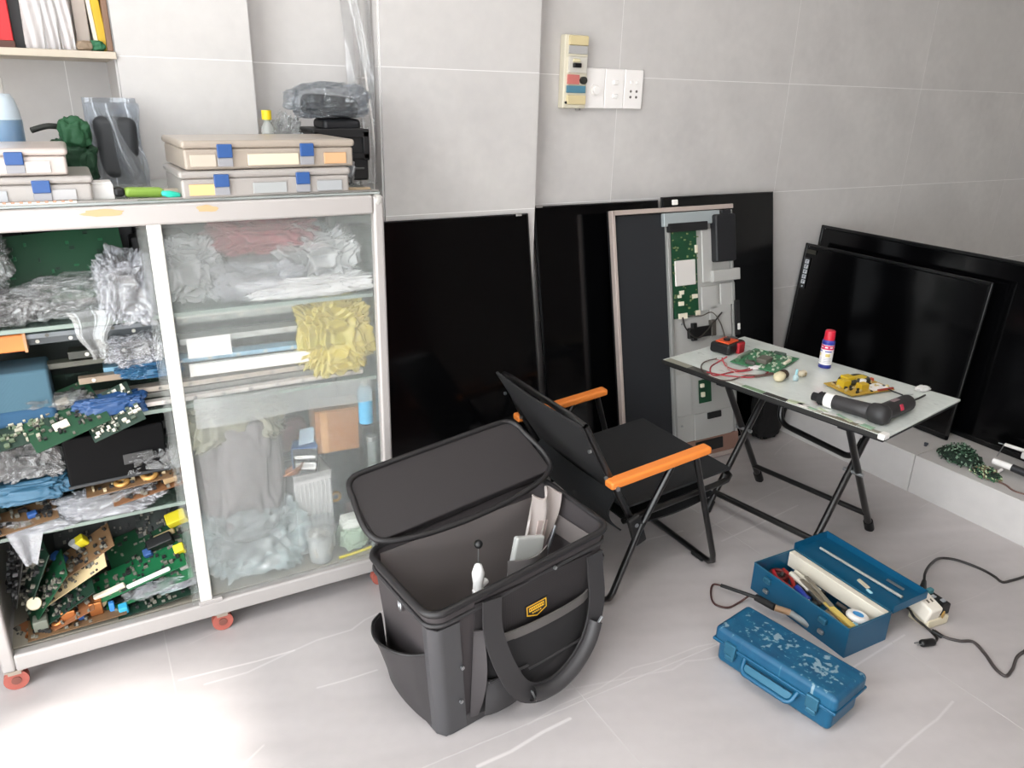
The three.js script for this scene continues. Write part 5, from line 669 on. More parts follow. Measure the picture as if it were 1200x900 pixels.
{ const o = thing('black_device', 'black plastic device with a recessed front beside the organizer cases', 'device', V(0.6, CT, -2.0), 0); const w = 0.14;
  part(o, 'case', T(box(w, 0.125, 0.13, 0.006), 0, 0.0625, 0), M(0x131314, 0.5)); part(o, 'front_frame', mergeGeometries([T(box(w, 0.02, 0.012, 0.002), 0, 0.115, 0.07), T(box(w, 0.014, 0.012, 0.002), 0, 0.06, 0.07), T(box(0.016, 0.07, 0.012, 0.002), -w / 2 + 0.008, 0.085, 0.07), T(box(0.016, 0.07, 0.012, 0.002), w / 2 - 0.008, 0.085, 0.07)]), M(0x1b1b1c, 0.4)); part(o, 'slot_bar', T(box(w * 0.8, 0.004, 0.006, 0.001), 0, 0.03, 0.068), M(0x5a5a58, 0.4)); part(o, 'lid_hump', T(box(w * 0.7, 0.03, 0.1, 0.012, 2), 0.015, 0.132, -0.01), M(0x17171a, 0.5)); }
{ const o = thing('bagged_camera', 'dark grey device in a clear bag on the black device', 'package', V(0.595, CT + 0.146, -2.0)); part(o, 'device', T(box(0.13, 0.05, 0.085, 0.018, 3), 0, 0.03, 0, 0, 0, -0.08), M(0x24272b, 0.45)); part(o, 'clear_wrap', crumple(0.19, 0.085, 0.13, 78.3, 0.25, 0.6, 18, true), clear(0xe0e3e6, 0.06, 0.92)); }
bagThing('clear_bag', 'loose clear bag between the yellow capped bottle and the black device', null, V(0.492, CT, -2.045), 0.07, 0.15, 0.1, 80.2, mBag, 0.3);
{ const o = thing('small_bottle', 'small clear bottle with bright yellow cap behind the organizer cases', 'bottle', V(0.45, CT, -2.05)); const H = onZ(312, 135, -2.03).y - CT; part(o, 'bottle_body', lathe([[0, 0], [0.014, 0.001], [0.015, H - 0.03], [0.008, H - 0.018], [0.008, H - 0.008], [0, H - 0.007]], 18), clear(0xe4e6e2, 0.2, 0.6)); part(o, 'yellow_cap', T(cyl(0.012, 0.022, 16), 0, H, 0), M(0xf0d020, 0.4)); }
bagThing('foil_bag', 'crinkled silver foil bag at the back corner of the cabinet top', null, V(0.578, CT, -1.885), 0.06, 0.06, 0.06, 83.1, M(0x9a9b9d, 0.3, 0.5), 0.35);
single('cardboard_scrap', 'thin brown cardboard scrap on the cabinet corner', 'cardboard', prism([[-0.06, 0], [0.05, 0.01], [0.055, 0.03], [-0.05, 0.045]], 0.003, 0.0005).rotateX(-Math.PI / 2), M(0xb7a184, 0.8), null, V(0.555, CT, -1.735));
// conduits and wrapped cables running up in the wall recess by the wide pillar
{ const o = thing('cable_conduit', 'white cable conduit wrapped in plastic running up the wall recess', 'conduit', V(0.752, 0, -2.18)); const k = (x, y, z) => V(x, y, z);
  part(o, 'conduit', bar(k(0, 1.03, 0), k(0, CEIL - 0.005, 0), 0.011, 14), M(0xd8d3cf, 0.5)); part(o, 'conduit', bar(k(-0.022, 1.03, 0.008), k(-0.026, CEIL - 0.005, 0.006), 0.006, 10), M(0xb9b2ae, 0.5)); part(o, 'cable', wire([k(-0.03, 1.0, 0.02), k(-0.02, 1.2, 0.02), k(-0.012, 1.35, 0.022), k(-0.028, 1.5, 0.02), k(-0.02, 2.0, 0.02), k(-0.02, CEIL - 0.01, 0.01)], 0.004, 60), M(0x8d8884, 0.5)); part(o, 'cable', wire([k(0.008, 1.0, 0.02), k(0.012, 1.15, 0.022), k(-0.004, 1.3, 0.024), k(-0.012, 1.42, 0.022), k(-0.06, 1.6, 0.014), k(-0.09, 1.9, 0.01), k(-0.1, CEIL - 0.01, 0.01)], 0.0035, 60), M(0xcfcac6, 0.5)); part(o, 'cable_tie', T(new THREE.TorusGeometry(0.02, 0.003, 6, 18), -0.008, 1.3, 0.004, Math.PI / 2), M(0xbab5b0, 0.5));
  part(o, 'plastic_wrap', slab((u, v) => k(-0.05 + u * 0.065 - 0.05 * v * v * (1 - u), 1.02 + v * 0.75, 0.03 + 0.006 * Math.sin(u * 9 + v * 14)), 0.0008, 12, 24), clear(0xf2f2f2, 0.2, 0.85)); }

// ---------------------------------------------------------------- shelf in the recess
const SY = 1.338;
{ const o = thing('wall_shelf', 'pale wooden wall shelf in the tiled recess', 'shelf', V(-0.26, SY, -2.28)); part(o, 'board', T(box(0.795, 0.016, 0.335, 0.002), 0, -0.0082, 0), M(0xc2b6a6, 0.6)); part(o, 'end_panel', T(box(0.012, 0.45, 0.32, 0.002), 0.388, 0.226, -0.006), M(0x7c5f4c, 0.6)); part(o, 'bracket', T(box(0.02, 0.06, 0.28, 0.003), -0.3, -0.048, -0.02), mAluDull); }
{ const G = 'things on the wall shelf', zf = -2.17, at = (px) => onZ(px, 55, zf).x, hgt = (px, py) => onZ(px, py, zf).y - SY;
  { const o = thing('red_carton', 'bright red box at the end of the wall shelf', 'box', V(at(2), SY, zf - 0.05), 0, G); part(o, 'carton', T(box(0.05, 0.2, 0.09, 0.002), 0, 0.115, 0), M(0xc21f26, 0.5)); part(o, 'carton_base', T(box(0.054, 0.016, 0.094, 0.002), 0, 0.008, 0), M(0x5a3a30, 0.6)); }
  { const o = thing('black_binder', 'black binder next to the red box on the shelf', 'binder', V(at(24), SY, zf - 0.1), 0, G); part(o, 'spine', T(box(0.026, 0.24, 0.02, 0.003), 0, 0.12, 0.06), M(0x1d1d1f, 0.5)); part(o, 'pages', T(box(0.026, 0.23, 0.12, 0.001), 0, 0.118, -0.01), M(0xb9b5ae, 0.8)); }
  for (const [px, w, c, t, lab] of [[42, 0.034, 0xe2ddd8, 0.03, 'white wrapped bundle beside the black binder on the shelf'], [63, 0.024, 0xd3d0ce, 0.0, 'greyish white wrapped bundle between two others on the shelf'], [81, 0.024, 0xe9e6e4, -0.02, 'bright white wrapped bundle in the middle of the shelf']]) { const o = thing('wrapped_bundle', lab, 'bundle', V(at(px), SY, zf - 0.04), 0, G); part(o, 'bundle_body', T(box(w, 0.23, 0.06, 0.012, 3), 0, 0.116, 0, 0, 0, -t), M(c, 0.7)); part(o, 'plastic_sleeve', slab((u, v) => V((u - 0.5) * (w + 0.004) + t * v * 0.2, 0.002 + v * 0.235, 0.036 + 0.003 * Math.sin(u * 12 + v * 9)), 0.0008, 10, 8), clear(0xf2f0f0, 0.25, 0.7)); }
  { const o = thing('grey_carton', 'plain grey box beside the yellow folder on the shelf', 'box', V(at(100), SY, zf - 0.06), 0, G); part(o, 'carton', T(box(0.028, 0.22, 0.08, 0.002), 0, 0.11, 0), M(0xa59a92, 0.7)); part(o, 'carton_lid', T(box(0.03, 0.02, 0.084, 0.002), 0, 0.222, 0), M(0x9a8f87, 0.7)); }
  { const o = thing('yellow_folder', 'tall yellow folder leaning at the shelf end', 'folder', V(at(121), SY, zf - 0.05), 0, G); part(o, 'cover', T(box(0.018, 0.25, 0.12, 0.002), -0.006, 0.126, 0, 0, 0, 0.06), M(0xc9a51c, 0.5)); part(o, 'papers', T(box(0.008, 0.24, 0.11, 0.001), -0.019, 0.122, -0.004, 0, 0, 0.06), M(0xdad3c4, 0.8)); }
  { const o = thing('green_lump', 'small dark green ball of tape on the shelf', 'tape ball', V(at(113), SY, zf + 0.015), 0, G); part(o, 'ball', crumple(0.034, 0.024, 0.03, 91.2, 0.25, 0.8, 8), M(0x2d6a48, 0.7)); }
  { const o = thing('brown_lump', 'small brown pouch beside the green ball on the shelf', 'pouch', V(at(99), SY, zf + 0.018), 0, G); part(o, 'pouch_body', crumple(0.034, 0.022, 0.03, 93.2, 0.2, 0.7, 8), M(0x8c7a66, 0.7)); }
}

// ---------------------------------------------------------------- breaker box and switch plate on the tiled wall
{
  const a = onZ(652, 40, WALL_Z), b = onZ(684, 127, WALL_Z), w = 0.088, h = a.y - b.y, cx = (a.x + b.x) / 2, cy = (a.y + b.y) / 2;
  const o = thing('breaker_box', 'yellowed circuit breaker box mounted on the tiled wall', 'breaker', V(cx, cy, WALL_Z + 0.0005));
  part(o, 'back_box', T(box(w, h, 0.03, 0.004), 0, 0, 0.0155), M(0xd6cfba, 0.55)); const z = 0.0315;
  part(o, 'end_cap', T(box(w * 0.8, h * 0.13, 0.014, 0.003), 0.004, h * 0.425, z), M(0xcfbf94, 0.5)); part(o, 'end_cap', T(box(w * 0.8, h * 0.13, 0.014, 0.003), 0.004, -h * 0.38, z), M(0xcfbf94, 0.5));
  part(o, 'grey_band', T(box(w * 0.78, h * 0.11, 0.008, 0.001), 0.004, h * 0.3, z), M(0xa9a7a6, 0.5)); part(o, 'breaker_face', T(box(w * 0.78, h * 0.22, 0.012, 0.002), 0.004, h * 0.1, z), M(0xc6c2b8, 0.5));
  part(o, 'breaker_lever', T(box(w * 0.3, h * 0.06, 0.016, 0.002), -0.004, h * 0.09, z + 0.01), mBlack); part(o, 'lever_mount', T(box(w * 0.3, h * 0.05, 0.012, 0.002), -0.004, h * 0.155, z + 0.004), M(0xd2c8a4, 0.5));
  part(o, 'red_test_plate', T(box(w * 0.5, h * 0.13, 0.01, 0.001), -0.01, -h * 0.1, z), M(0xc06f68, 0.5)); part(o, 'test_knob', T(cyl(w * 0.13, 0.016, 18), 0.027, -h * 0.11, z + 0.002, Math.PI / 2), M(0x2a2a26, 0.5));
  part(o, 'blue_band', T(box(w * 0.8, h * 0.1, 0.009, 0.001), 0.002, -h * 0.235, z), M(0x4d7c90, 0.5)); part(o, 'cable_stub', T(cyl(0.008, 0.016, 12), 0.022, -h * 0.49, 0.02), M(0x6d6a66, 0.5)); part(o, 'side_screw', T(cyl(0.004, 0.006, 10), -w * 0.38, -h * 0.42, z, Math.PI / 2), mBlack);
}
{
  const a = onZ(684, 80, WALL_Z), b = onZ(749, 127, WALL_Z), w = b.x - a.x, h = 0.122, cx = (a.x + b.x) / 2, cy = (a.y + b.y) / 2;
  const o = thing('switch_plate', 'white triple switch and socket plate on the tiled wall', 'switch', V(cx, cy, WALL_Z + 0.0005));
  for (let k = 0; k < 3; k++) part(o, 'plate', T(box(w / 3 - 0.002, h, 0.012, 0.003, 2), (k - 1) * w / 3, 0, 0.0065), M(0xefebe8, 0.4));
  part(o, 'dimmer_knob', T(cyl(0.012, 0.016, 20), -w / 3, -0.006, 0.018, Math.PI / 2), M(0xf2efec, 0.4)); part(o, 'dimmer_base', T(cyl(0.018, 0.004, 24), -w / 3, -0.006, 0.0135, Math.PI / 2), M(0xe6e2de, 0.4));
  for (const y of [0.02, -0.022]) part(o, 'rocker', T(box(0.02, 0.014, 0.008, 0.003), 0.002, y, 0.0145), M(0xf4f1ee, 0.4));
  for (const x of [-0.012, 0.012]) { part(o, 'rocker', T(box(0.012, 0.008, 0.006, 0.002), w / 3 + x, 0.022, 0.0145), M(0xf4f1ee, 0.4)); for (const y of [-0.006, -0.024]) part(o, 'socket_hole', T(cyl(0.0042, 0.003, 12), w / 3 + x, y, 0.0125, Math.PI / 2), M(0x6a6460, 0.6)); }
}

// ---------------------------------------------------------------- things on the table
{
  const Pt = (px, py, dy = 0.0005) => tableTop(px, py, dy);
  { const p = Pt(852, 411); const o = thing('multimeter', 'black and orange multimeter on the glass table', 'multimeter', p, 0.25); part(o, 'case', T(box(0.085, 0.028, 0.06, 0.008, 2), 0, 0.0145, 0), mBlack); part(o, 'front_panel', T(box(0.05, 0.004, 0.04, 0.001), -0.006, 0.0295, 0), M(0xd9542a, 0.45)); part(o, 'red_guard', T(box(0.03, 0.03, 0.012, 0.004), 0.012, 0.014, 0.031), M(0xa8202a, 0.45)); part(o, 'display', T(box(0.022, 0.003, 0.02, 0.001), 0.026, 0.0305, -0.004), M(0x55585a, 0.4)); part(o, 'dial', T(cyl(0.009, 0.006, 18), -0.008, 0.0335, 0), mBlack); o.scale.setScalar(1.25); }
  { const W = (l) => l.map(([x, y, d]) => Pt(x, y, 0.004 + (d || 0))); const o = thing('test_leads', 'tangled red and dark test leads on the glass table', 'cable'); 
    part(o, 'red_lead', wire(W([[852, 418, 0.02], [842, 424], [833, 430], [836, 440], [858, 436], [878, 434], [892, 428], [900, 436], [880, 442], [850, 440], [828, 436]]), 0.0022, 90), M(0x9c2c34, 0.5)); part(o, 'red_lead', wire(W([[846, 419, 0.02], [850, 428], [866, 434], [882, 430], [884, 422], [870, 418]]), 0.002, 60), M(0xa63a40, 0.5)); part(o, 'dark_lead', wire(W([[840, 420, 0.015], [826, 424], [822, 432], [830, 440], [850, 446], [876, 440], [898, 440]]), 0.002, 60), M(0x4a3a34, 0.5)); part(o, 'pink_lead', wire(W([[826, 424], [838, 421], [850, 425], [854, 433], [868, 438], [890, 440]]), 0.0018, 60), M(0xb98c86, 0.5)); part(o, 'probe', bar(Pt(884, 441, 0.006), Pt(906, 438, 0.006), 0.004, 10), M(0x5c4640, 0.5)); }
  { const p = Pt(896, 424); board('circuit_board', 'green mainboard lying flat on the glass table', null, p.clone().add(V(0, 0.006, 0)), 0.19, 0.15, M(0x3f7d56, 0.45), [0, 0.35, 0], { n: 60, tall: 0.008, m2: M(0xb9bfae, 0.5), m1: M(0x4c6a50, 0.5), parts: [['heat_sink', -0.12, 0.05, 0.05, 0.016, 0.035, M(0x6a655c, 0.5, 0.3)], ['connector', 0.1, 0.44, 0.05, 0.008, 0.01, mCream], ['connector', -0.4, -0.1, 0.016, 0.012, 0.03, M(0x4c4a44, 0.5)], ['connector', 0.44, 0.1, 0.012, 0.01, 0.04, M(0x3c4a40, 0.5)], ['port_strip', -0.05, -0.44, 0.09, 0.01, 0.01, M(0x7c8a7a, 0.4, 0.3)]] }); }
  { const p = Pt(966, 430); const o = thing('spray_can', 'small spray can with red cap standing on the table', 'spray can', p); const H = onY(967, 384, 0.6).distanceTo(onY(967, 384, 0.6)) + 0.125;
    const tx = canvasTex(256, 256, (g) => { g.fillStyle = '#e6e2de'; g.fillRect(0, 0, 256, 256); g.fillStyle = '#2b2f8c'; g.fillRect(0, 0, 256, 26); g.fillStyle = '#c72a5c'; g.fillRect(0, 30, 256, 42); g.fillStyle = '#e6e2de'; for (let k = 0; k < 8; k++) g.fillRect(10 + k * 32, 44, 18, 12); g.fillStyle = '#4a4ea0'; for (let k = 0; k < 4; k++) g.fillRect(14 + k * 64, 84, 44, 12); g.fillStyle = '#c9b46a'; for (let k = 0; k < 4; k++) g.fillRect(20 + k * 64, 112, 30, 30); g.fillStyle = '#9a97a4'; for (let r = 0; r < 4; r++) for (let k = 0; k < 4; k++) g.fillRect(12 + k * 64, 154 + r * 14, 48, 5); g.fillStyle = '#26307e'; g.fillRect(0, 222, 256, 34); });
    part(o, 'can_body', T(cyl(0.0195, 0.085, 28), 0, 0.0435, 0), new THREE.MeshPhysicalMaterial({ map: tx, roughness: 0.3 }), 'white blue and pink printed can'); part(o, 'can_shoulder', lathe([[0.0195, 0.086], [0.016, 0.093], [0.015, 0.094]], 24), M(0x3b3f92, 0.35)); part(o, 'spray_cap', lathe([[0.0155, 0.09], [0.0165, 0.092], [0.0155, 0.119], [0.013, 0.122], [0, 0.123]], 24), M(0xc41f36, 0.4), 'red cap'); }
  { const p = Pt(914, 446); const o = thing('cream_brush', 'cream bristled round brush on the glass table', 'brush', p, 0.3); part(o, 'brush_head', T(new THREE.SphereGeometry(0.014, 16, 12).scale(1.5, 0.9, 1), -0.006, 0.0125, 0), M(0xcbbf9e, 0.8)); part(o, 'ferrule', T(cyl(0.012, 0.012, 18), 0.016, 0.0125, 0, 0, 0, Math.PI / 2), M(0x3a2b20, 0.5)); o.scale.setScalar(1.2); }
  { const p = Pt(940, 441); const o = thing('foam_plug', 'cream foam plug beside the tiny blue bottle', 'plug', p, 0.2); part(o, 'foam', T(box(0.03, 0.018, 0.02, 0.008, 2), 0, 0.0095, 0), M(0xcfc3aa, 0.9)); part(o, 'foam_core', T(cyl(0.006, 0.022, 12), 0.0, 0.0095, 0, Math.PI / 2), M(0x9c8a6c, 0.8)); }
  { const p = Pt(932, 446); const o = thing('tiny_bottle', 'tiny pale blue bottle with clear base on the table', 'bottle', p); part(o, 'bottle_body', lathe([[0, 0.0005], [0.008, 0.001], [0.0085, 0.014], [0.004, 0.02], [0, 0.0205]], 16), clear(0xcfe2e4, 0.2, 0.5)); part(o, 'dropper', T(cyl(0.0035, 0.016, 12), 0, 0.028, 0), M(0x8fbcc4, 0.4)); }
  { const p = Pt(1006, 455); board('circuit_board', 'yellow brown power board with transformers on the glass table', null, p.clone().add(V(0, 0.006, 0)), 0.165, 0.11, mPcbYellow, [0, -0.12, 0], { n: 40, tall: 0.012, m2: M(0xc9b784, 0.5), parts: [['yellow_transformer', -0.3, -0.1, 0.03, 0.022, 0.028, M(0xc9a820, 0.5)], ['yellow_transformer', -0.1, -0.28, 0.032, 0.024, 0.03, M(0xc9a820, 0.5)], ['yellow_transformer', 0.15, -0.25, 0.05, 0.018, 0.026, M(0xc4a728, 0.5)], ['yellow_transformer', -0.08, 0.22, 0.03, 0.02, 0.024, M(0xbf9c20, 0.5)], ['white_label', 0.24, 0.24, 0.06, 0.004, 0.045, mWhite], ['red_fuse', 0.4, -0.2, 0.02, 0.01, 0.012, M(0xc8522e, 0.5)], ['red_edge', 0.3, 0.47, 0.06, 0.006, 0.006, M(0x93301c, 0.5)]], cans: [[0.06, 0.02, 0.009, 0.02, mWhite]], coils: [[-0.1, -0.28, 0.019, M(0x33301f, 0.5)], [0.17, -0.25, 0.022, M(0x2d2a1c, 0.5)]] }); }
  { const o = thing('heat_gun', 'black hot air gun with white ring and red switch on the glass table', 'heat gun');
    const R = 0.021, s = onY(967, 468, TY + R), far = onY(1030, 485, TY + 0.027), axis = far.clone().sub(s).normalize(), q = new THREE.Quaternion().setFromUnitVectors(V(0, 1, 0), axis), len = far.distanceTo(s);
    const along = (t) => s.clone().add(axis.clone().multiplyScalar(t));
    const lt = (pts, t0) => { const g = lathe(pts, 26); g.applyQuaternion(q); const p = along(t0); return g.translate(p.x, p.y, p.z); };
    part(o, 'nozzle', lt([[0.0001, 0], [0.012, 0], [0.012, 0.03], [0.016, 0.032], [0.016, 0.036], [0.001, 0.036]], -0.036), mBlackMatte); part(o, 'nozzle_teeth', lt([[0.0165, 0], [0.0195, 0.004], [0.0165, 0.008], [0.0195, 0.012], [0.0165, 0.016]], -0.018), mBlackMatte);
    part(o, 'white_ring', lt([[0.019, 0], [0.021, 0.001], [0.021, 0.023], [0.019, 0.024]], 0.002), mWhite, 'white paper ring'); part(o, 'barrel', lt([[0.018, 0], [0.0198, 0.002], [0.0205, len * 0.4], [0.023, len - 0.03], [0.001, len - 0.025]], 0.024), M(0x2a2829, 0.5)); part(o, 'motor_housing', lt([[0.001, 0], [0.02, 0.001], [0.026, 0.012], [0.0285, 0.03], [0.027, 0.046], [0.018, 0.057], [0.001, 0.06]], len - 0.03), M(0x232223, 0.55));
    const h0 = far.clone(), h1 = onY(1063, 472, TY + 0.025), dir = h1.clone().sub(h0), L = dir.length(); dir.normalize(); const hq = new THREE.Quaternion().setFromUnitVectors(V(0, 1, 0), dir), hg = new THREE.CapsuleGeometry(0.0235, L - 0.01, 8, 18); hg.applyQuaternion(hq); const hc = h0.clone().add(h1).multiplyScalar(0.5); part(o, 'grip', hg.translate(hc.x, hc.y, hc.z), M(0x1e1d1e, 0.5));
    const sd = V(0, 0.45, 1).sub(dir.clone().multiplyScalar(V(0, 0.45, 1).dot(dir))).normalize(), sp = hc.clone().add(sd.clone().multiplyScalar(0.0225)); const sg = box(0.013, 0.007, 0.017, 0.002); sg.applyMatrix4(new THREE.Matrix4().makeBasis(dir, sd, dir.clone().cross(sd)).setPosition(sp)); part(o, 'red_switch', sg, M(0xb52440, 0.4), 'red switch');
    const up = V(0, 1, 0).sub(dir.clone().multiplyScalar(dir.y)).normalize(), lg = box(0.032, 0.001, 0.012, 0); lg.applyMatrix4(new THREE.Matrix4().makeBasis(dir, up, dir.clone().cross(up)).setPosition(hc.clone().add(up.clone().multiplyScalar(0.0236)))); part(o, 'rating_label', lg, M(0x8a7578, 0.5)); part(o, 'power_cord', wire([h1.clone(), onY(1076, 467, TY + 0.012), onY(1084, 463, TY + 0.005)], 0.003, 20), mBlack); }
  { const o = thing('test_probe', 'thin black test probe lying beside the yellow board', 'probe'); part(o, 'probe_body', bar(Pt(1040, 456, 0.01), Pt(1058, 463, 0.003), 0.0022, 8), mBlack); part(o, 'probe_tip', bar(Pt(1058, 463, 0.003), Pt(1070, 462, 0.003), 0.0012, 8), mSteel); }
  { const p = Pt(1080, 458); single('tissue_scrap', 'crumpled scrap of pale tissue near the table corner', 'tissue', crumple(0.045, 0.014, 0.03, 95.3, 0.35, 0.8, 8), M(0xdad8d4, 0.9), null, p); }
  { const p = Pt(886, 432); single('tissue_scrap', 'flat white tissue scrap between the test leads', 'tissue', crumple(0.05, 0.008, 0.03, 97.3, 0.3, 0.8, 8), M(0xe4dcda, 0.9), null, p); }
}

// ---------------------------------------------------------------- under the table and on the platform
{ const o = thing('black_cloth_bag', 'black cloth bag slumped against the wall under the table', 'bag', V(2.28, 0, -1.93)); part(o, 'bag_body', crumple(0.16, 0.33, 0.07, 99.1, 0.14, 0.6, 14), M(0x0e0d0d, 0.95)); part(o, 'bag_handle', wire([V(-0.05, 0.31, 0), V(-0.04, 0.36, 0.01), V(0.03, 0.37, 0.01), V(0.05, 0.31, 0)], 0.006, 24), M(0x151414, 0.9)); }
function plantClump(name, label, pos, w, d, h, n, cols, G) {
  const o = thing(name, label, 'wire clump', pos, 0, G); const sets = cols.map(() => []);
  for (let k = 0; k < n; k++) { const a = rnd() * 6.283, r = Math.sqrt(rnd()), x = Math.cos(a) * r * w / 2, z = Math.sin(a) * r * d / 2, y = (1 - r * r * 0.8) * h * rr(0.25, 1); const g = new THREE.SphereGeometry(1, 5, 4).scale(rr(0.003, 0.008), rr(0.0012, 0.003), rr(0.002, 0.005)); sets[k % cols.length].push(T(g, x, Math.max(0.004, y), z, rr(-1.2, 1.2), rr(0, 6), rr(-1.2, 1.2))); }
  sets.forEach((s, i) => { const q = part(o, 'sprig', mergeGeometries(s), M(cols[i], 0.7)); q.userData.kind = 'stuff'; });
  part(o, 'clump_core', crumple(w * 0.8, h * 0.6, d * 0.8, pos.x * 9, 0.3, 0.8, 10), M(0x16291d, 0.8)); return o;
}
{
  const q = onY(1118, 541, LEDGE_Y + 0.001), q2 = onY(1152, 559, LEDGE_Y + 0.001);
  plantClump('green_wire_clump', 'dark green tangled clump of wire and leaves on the platform', q.clone().add(V(0.03, 0, 0)), 0.12, 0.15, 0.06, 620, [0x1c3a26, 0x2b4d36, 0x15291c, 0x86a08a], null);
  plantClump('green_wire_clump', 'smaller pale green clump beside the dark one at the platform edge', q2.clone().add(V(0.015, 0, 0)), 0.065, 0.1, 0.035, 220, [0x3f6a4a, 0x56805e, 0x7d6a52, 0xb9c9a0], null);
  { const s = onY(1085, 521, LEDGE_Y + 0.004); single('dark_clip', 'tiny dark clip lying on the platform by the green clump', 'clip', mergeGeometries([box(0.024, 0.006, 0.01, 0.002), T(box(0.012, 0.005, 0.014, 0.002), 0.004, 0.003, 0)]), M(0x2a2e3a, 0.5), null, s, 0.4); }
  { const P = (x, y, h) => onY(x, y, LEDGE_Y + h); const o = thing('glue_gun', 'white and black glue gun with wire stand on the platform', 'glue gun');
    const a = P(1164, 540, 0.03), b = P(1186, 548, 0.03), c = P(1215, 560, 0.026); part(o, 'nozzle_sleeve', bar(a, b, 0.0105, 18), mWhite, 'white nozzle sleeve'); part(o, 'barrel', bar(b, c, 0.0125, 18), M(0x1c1c20, 0.45)); part(o, 'small_nozzle', bar(P(1167, 554, 0.006), P(1174, 550, 0.012), 0.005, 12), mWhite); part(o, 'upper_arm', bar(P(1178, 521, 0.055), P(1206, 530, 0.06), 0.006, 12), mWhite); part(o, 'wire_stand', bent([P(1170, 519, 0.055), P(1177, 521, 0.055), P(1168, 535, 0.03)], 0.0016, 0.004, 8), mSteel); part(o, 'body_shell', T(box(0.05, 0.04, 0.06, 0.012, 2), c.x + 0.008, LEDGE_Y + 0.022, c.z + 0.01), M(0x17171a, 0.5)); part(o, 'upper_block', T(box(0.03, 0.025, 0.04, 0.006), ...P(1206, 535, 0.05).toArray()), M(0xc9c6c4, 0.5)); }
  single('platform_cable', 'thin brown cable trailing along the platform edge', 'cable', wire([[1166, 563], [1178, 568], [1188, 575], [1203, 580]].map(([x, y]) => onY(x, y, LEDGE_Y + 0.003)), 0.003, 30), M(0x6a5048, 0.6));
}

// ---------------------------------------------------------------- soldering iron, power adapter and cables on the floor
{
  const o = thing('soldering_iron', 'black soldering iron with clear sleeve resting on the open toolbox front', 'soldering iron');
  const P = (x, y, h) => onY(x, y, h);
  const a = P(845, 686, 0.02), b = P(886, 700, 0.03), c = P(908, 712, 0.035), d = P(926, 718, 0.03), e = P(948, 733, 0.015);
  part(o, 'strain_relief', bar(a, b, 0.005, 10), mBlack); part(o, 'grip', bar(b, c, 0.0095, 16), M(0x141313, 0.6)); part(o, 'collar', bar(c, d, 0.0085, 14), M(0x9a7a5c, 0.5)); part(o, 'clear_sleeve', bar(d, e, 0.0085, 14), clear(0xc6cccc, 0.15, 0.6)); part(o, 'tip', bar(d, e.clone().lerp(d, -0.1), 0.003, 8), mSteel);
  part(o, 'cord', wire([a, P(836, 685, 0.006), P(833, 694, 0.005), P(838, 708, 0.005), P(852, 712, 0.005), P(866, 706, 0.005), P(878, 698, 0.02)], 0.0028, 60), M(0x4a2e2a, 0.5));
}
single('iron_cord', 'dark cord running behind the open toolbox lid toward the adapter', 'cable', wire([[957, 645, 0.02], [966, 644, 0.01], [976, 643, 0.005], [990, 656, 0.004], [1010, 674, 0.004], [1030, 690, 0.004], [1046, 702, 0.004], [1066, 714, 0.004]].map(([x, y, h]) => onY(x, y, h)), 0.0028, 70), M(0x2c2622, 0.5));
{
  const p = onY(1086, 732, 0), o = thing('power_adapter', 'cream power socket adapter standing on the floor', 'adapter', V(p.x + 0.012, 0, p.z - 0.012), -0.1);
  part(o, 'lower_body', T(box(0.07, 0.02, 0.055, 0.004), 0.006, 0.0105, 0.0), M(0xcfc4aa, 0.55)); part(o, 'socket_block', T(box(0.042, 0.036, 0.068, 0.006, 2), -0.012, 0.036, -0.006, 0.25), M(0xdbd3c6, 0.5)); part(o, 'black_module', T(box(0.03, 0.024, 0.056, 0.003), 0.03, 0.031, -0.006), M(0x151515, 0.5)); for (const z of [-0.012, 0.008]) part(o, 'terminal', T(box(0.01, 0.003, 0.01, 0.001), 0.03 + z * 0.4, 0.0445, z), M(0xc3c8cc, 0.3, 0.5)); part(o, 'teal_switch', T(box(0.016, 0.012, 0.012, 0.003), 0.032, 0.047, -0.028), M(0x4a8088, 0.5)); part(o, 'copper_tab', T(box(0.012, 0.012, 0.003, 0.0008), 0.014, 0.028, 0.029, 0, 0.2, 0.6), M(0xc09a50, 0.4, 0.5));
  for (const [x, z] of [[-0.018, -0.014], [-0.006, -0.014], [-0.018, 0.008], [-0.006, 0.008]]) part(o, 'socket_slot', T(box(0.003, 0.002, 0.008, 0), x, 0.0545 - z * 0.25, z - 0.002, 0.25), M(0x6a6258, 0.6));
  o.scale.set(1.1, 1.35, 1.1);
}
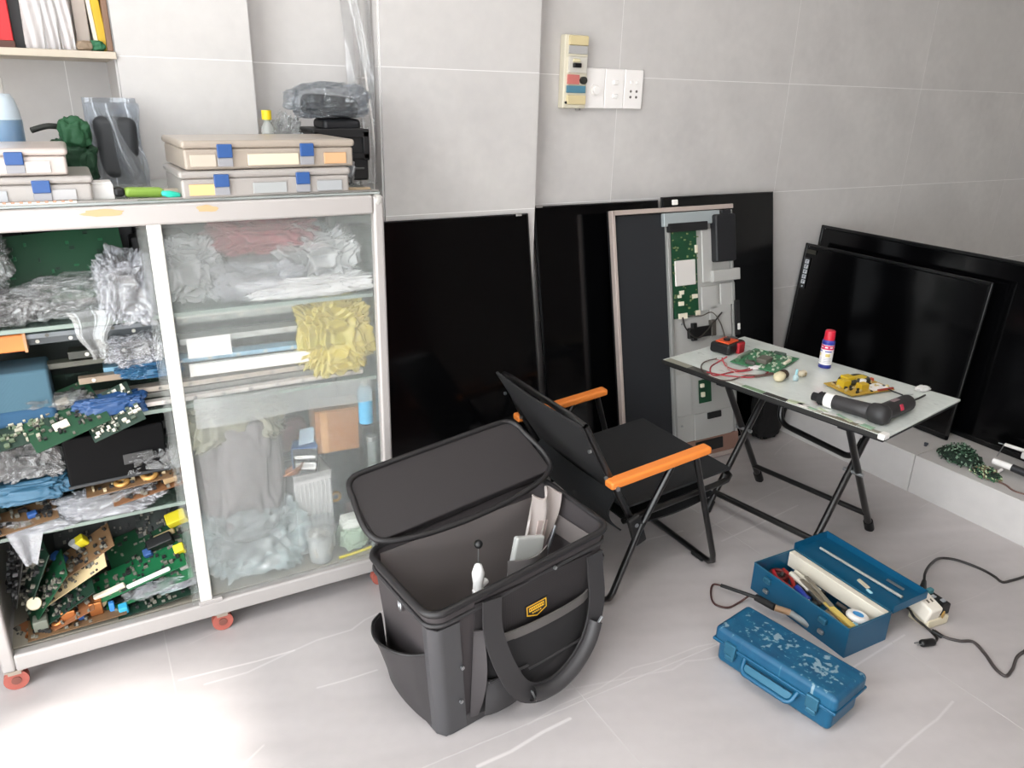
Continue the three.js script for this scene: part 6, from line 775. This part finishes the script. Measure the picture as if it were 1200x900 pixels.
{ const P = (x, y, h) => onY(x, y, h); const o = thing('power_cable', 'thick black power cable plugged into the cream adapter', 'cable'); 
  part(o, 'plug', (() => { const a = P(1080, 697, 0.052), b = P(1083, 681, 0.055), d = b.clone().sub(a), g = new THREE.CylinderGeometry(0.006, 0.0125, d.length(), 14); g.applyQuaternion(new THREE.Quaternion().setFromUnitVectors(V(0, 1, 0), d.clone().normalize())); const c = a.add(b).multiplyScalar(0.5); return g.translate(c.x, c.y, c.z); })(), mBlack, 'black moulded plug');
  part(o, 'cord', wire([P(1083, 681, 0.055), P(1084, 672, 0.05), P(1092, 660, 0.03), P(1104, 654, 0.006), P(1120, 656, 0.005), P(1150, 667, 0.005), P(1166, 676, 0.005), P(1174, 682, 0.005), P(1186, 680, 0.005), P(1206, 674, 0.005)], 0.004, 90), M(0x221e1c, 0.5)); }
{ const P = (x, y, h = 0.0045) => onY(x, y, h); const o = thing('extension_lead', 'dark grey extension lead snaking away from the cream adapter', 'cable'); part(o, 'cord', wire([P(1095, 739, 0.01), P(1106, 746), P(1124, 751), P(1140, 752), P(1154, 766), P(1168, 785), P(1178, 792), P(1186, 785), P(1192, 770), P(1202, 762)], 0.004, 90), M(0x3c3634, 0.5)); part(o, 'strain_relief', bar(P(1092, 739, 0.012), P(1104, 746), 0.0055, 12), mBlack); }
{ const P = (x, y, h = 0.0045) => onY(x, y, h); const o = thing('loose_plug', 'short black lead with a loose plug in front of the adapter', 'plug'); part(o, 'cord', wire([P(1066, 714, 0.02), P(1072, 724, 0.03), P(1084, 734, 0.012), P(1092, 741), P(1098, 748), P(1093, 754)], 0.0035, 50), M(0x221e1c, 0.5)); const a = P(1079, 754, 0.011), b = P(1095, 752, 0.011); const d = b.clone().sub(a), g = new THREE.CapsuleGeometry(0.0095, Math.max(0.005, d.length() - 0.012), 6, 14); g.applyQuaternion(new THREE.Quaternion().setFromUnitVectors(V(0, 1, 0), d.clone().normalize())); const c = a.clone().add(b).multiplyScalar(0.5); part(o, 'plug_body', g.translate(c.x, c.y, c.z), mBlack); for (const s of [-1, 1]) part(o, 'pin', bar(a.clone().add(V(0, 0, s * 0.004)), a.clone().add(d.clone().normalize().multiplyScalar(-0.014)).add(V(0, 0, s * 0.004)), 0.0018, 8), mSteel); }

renderer.render(scene, camera);
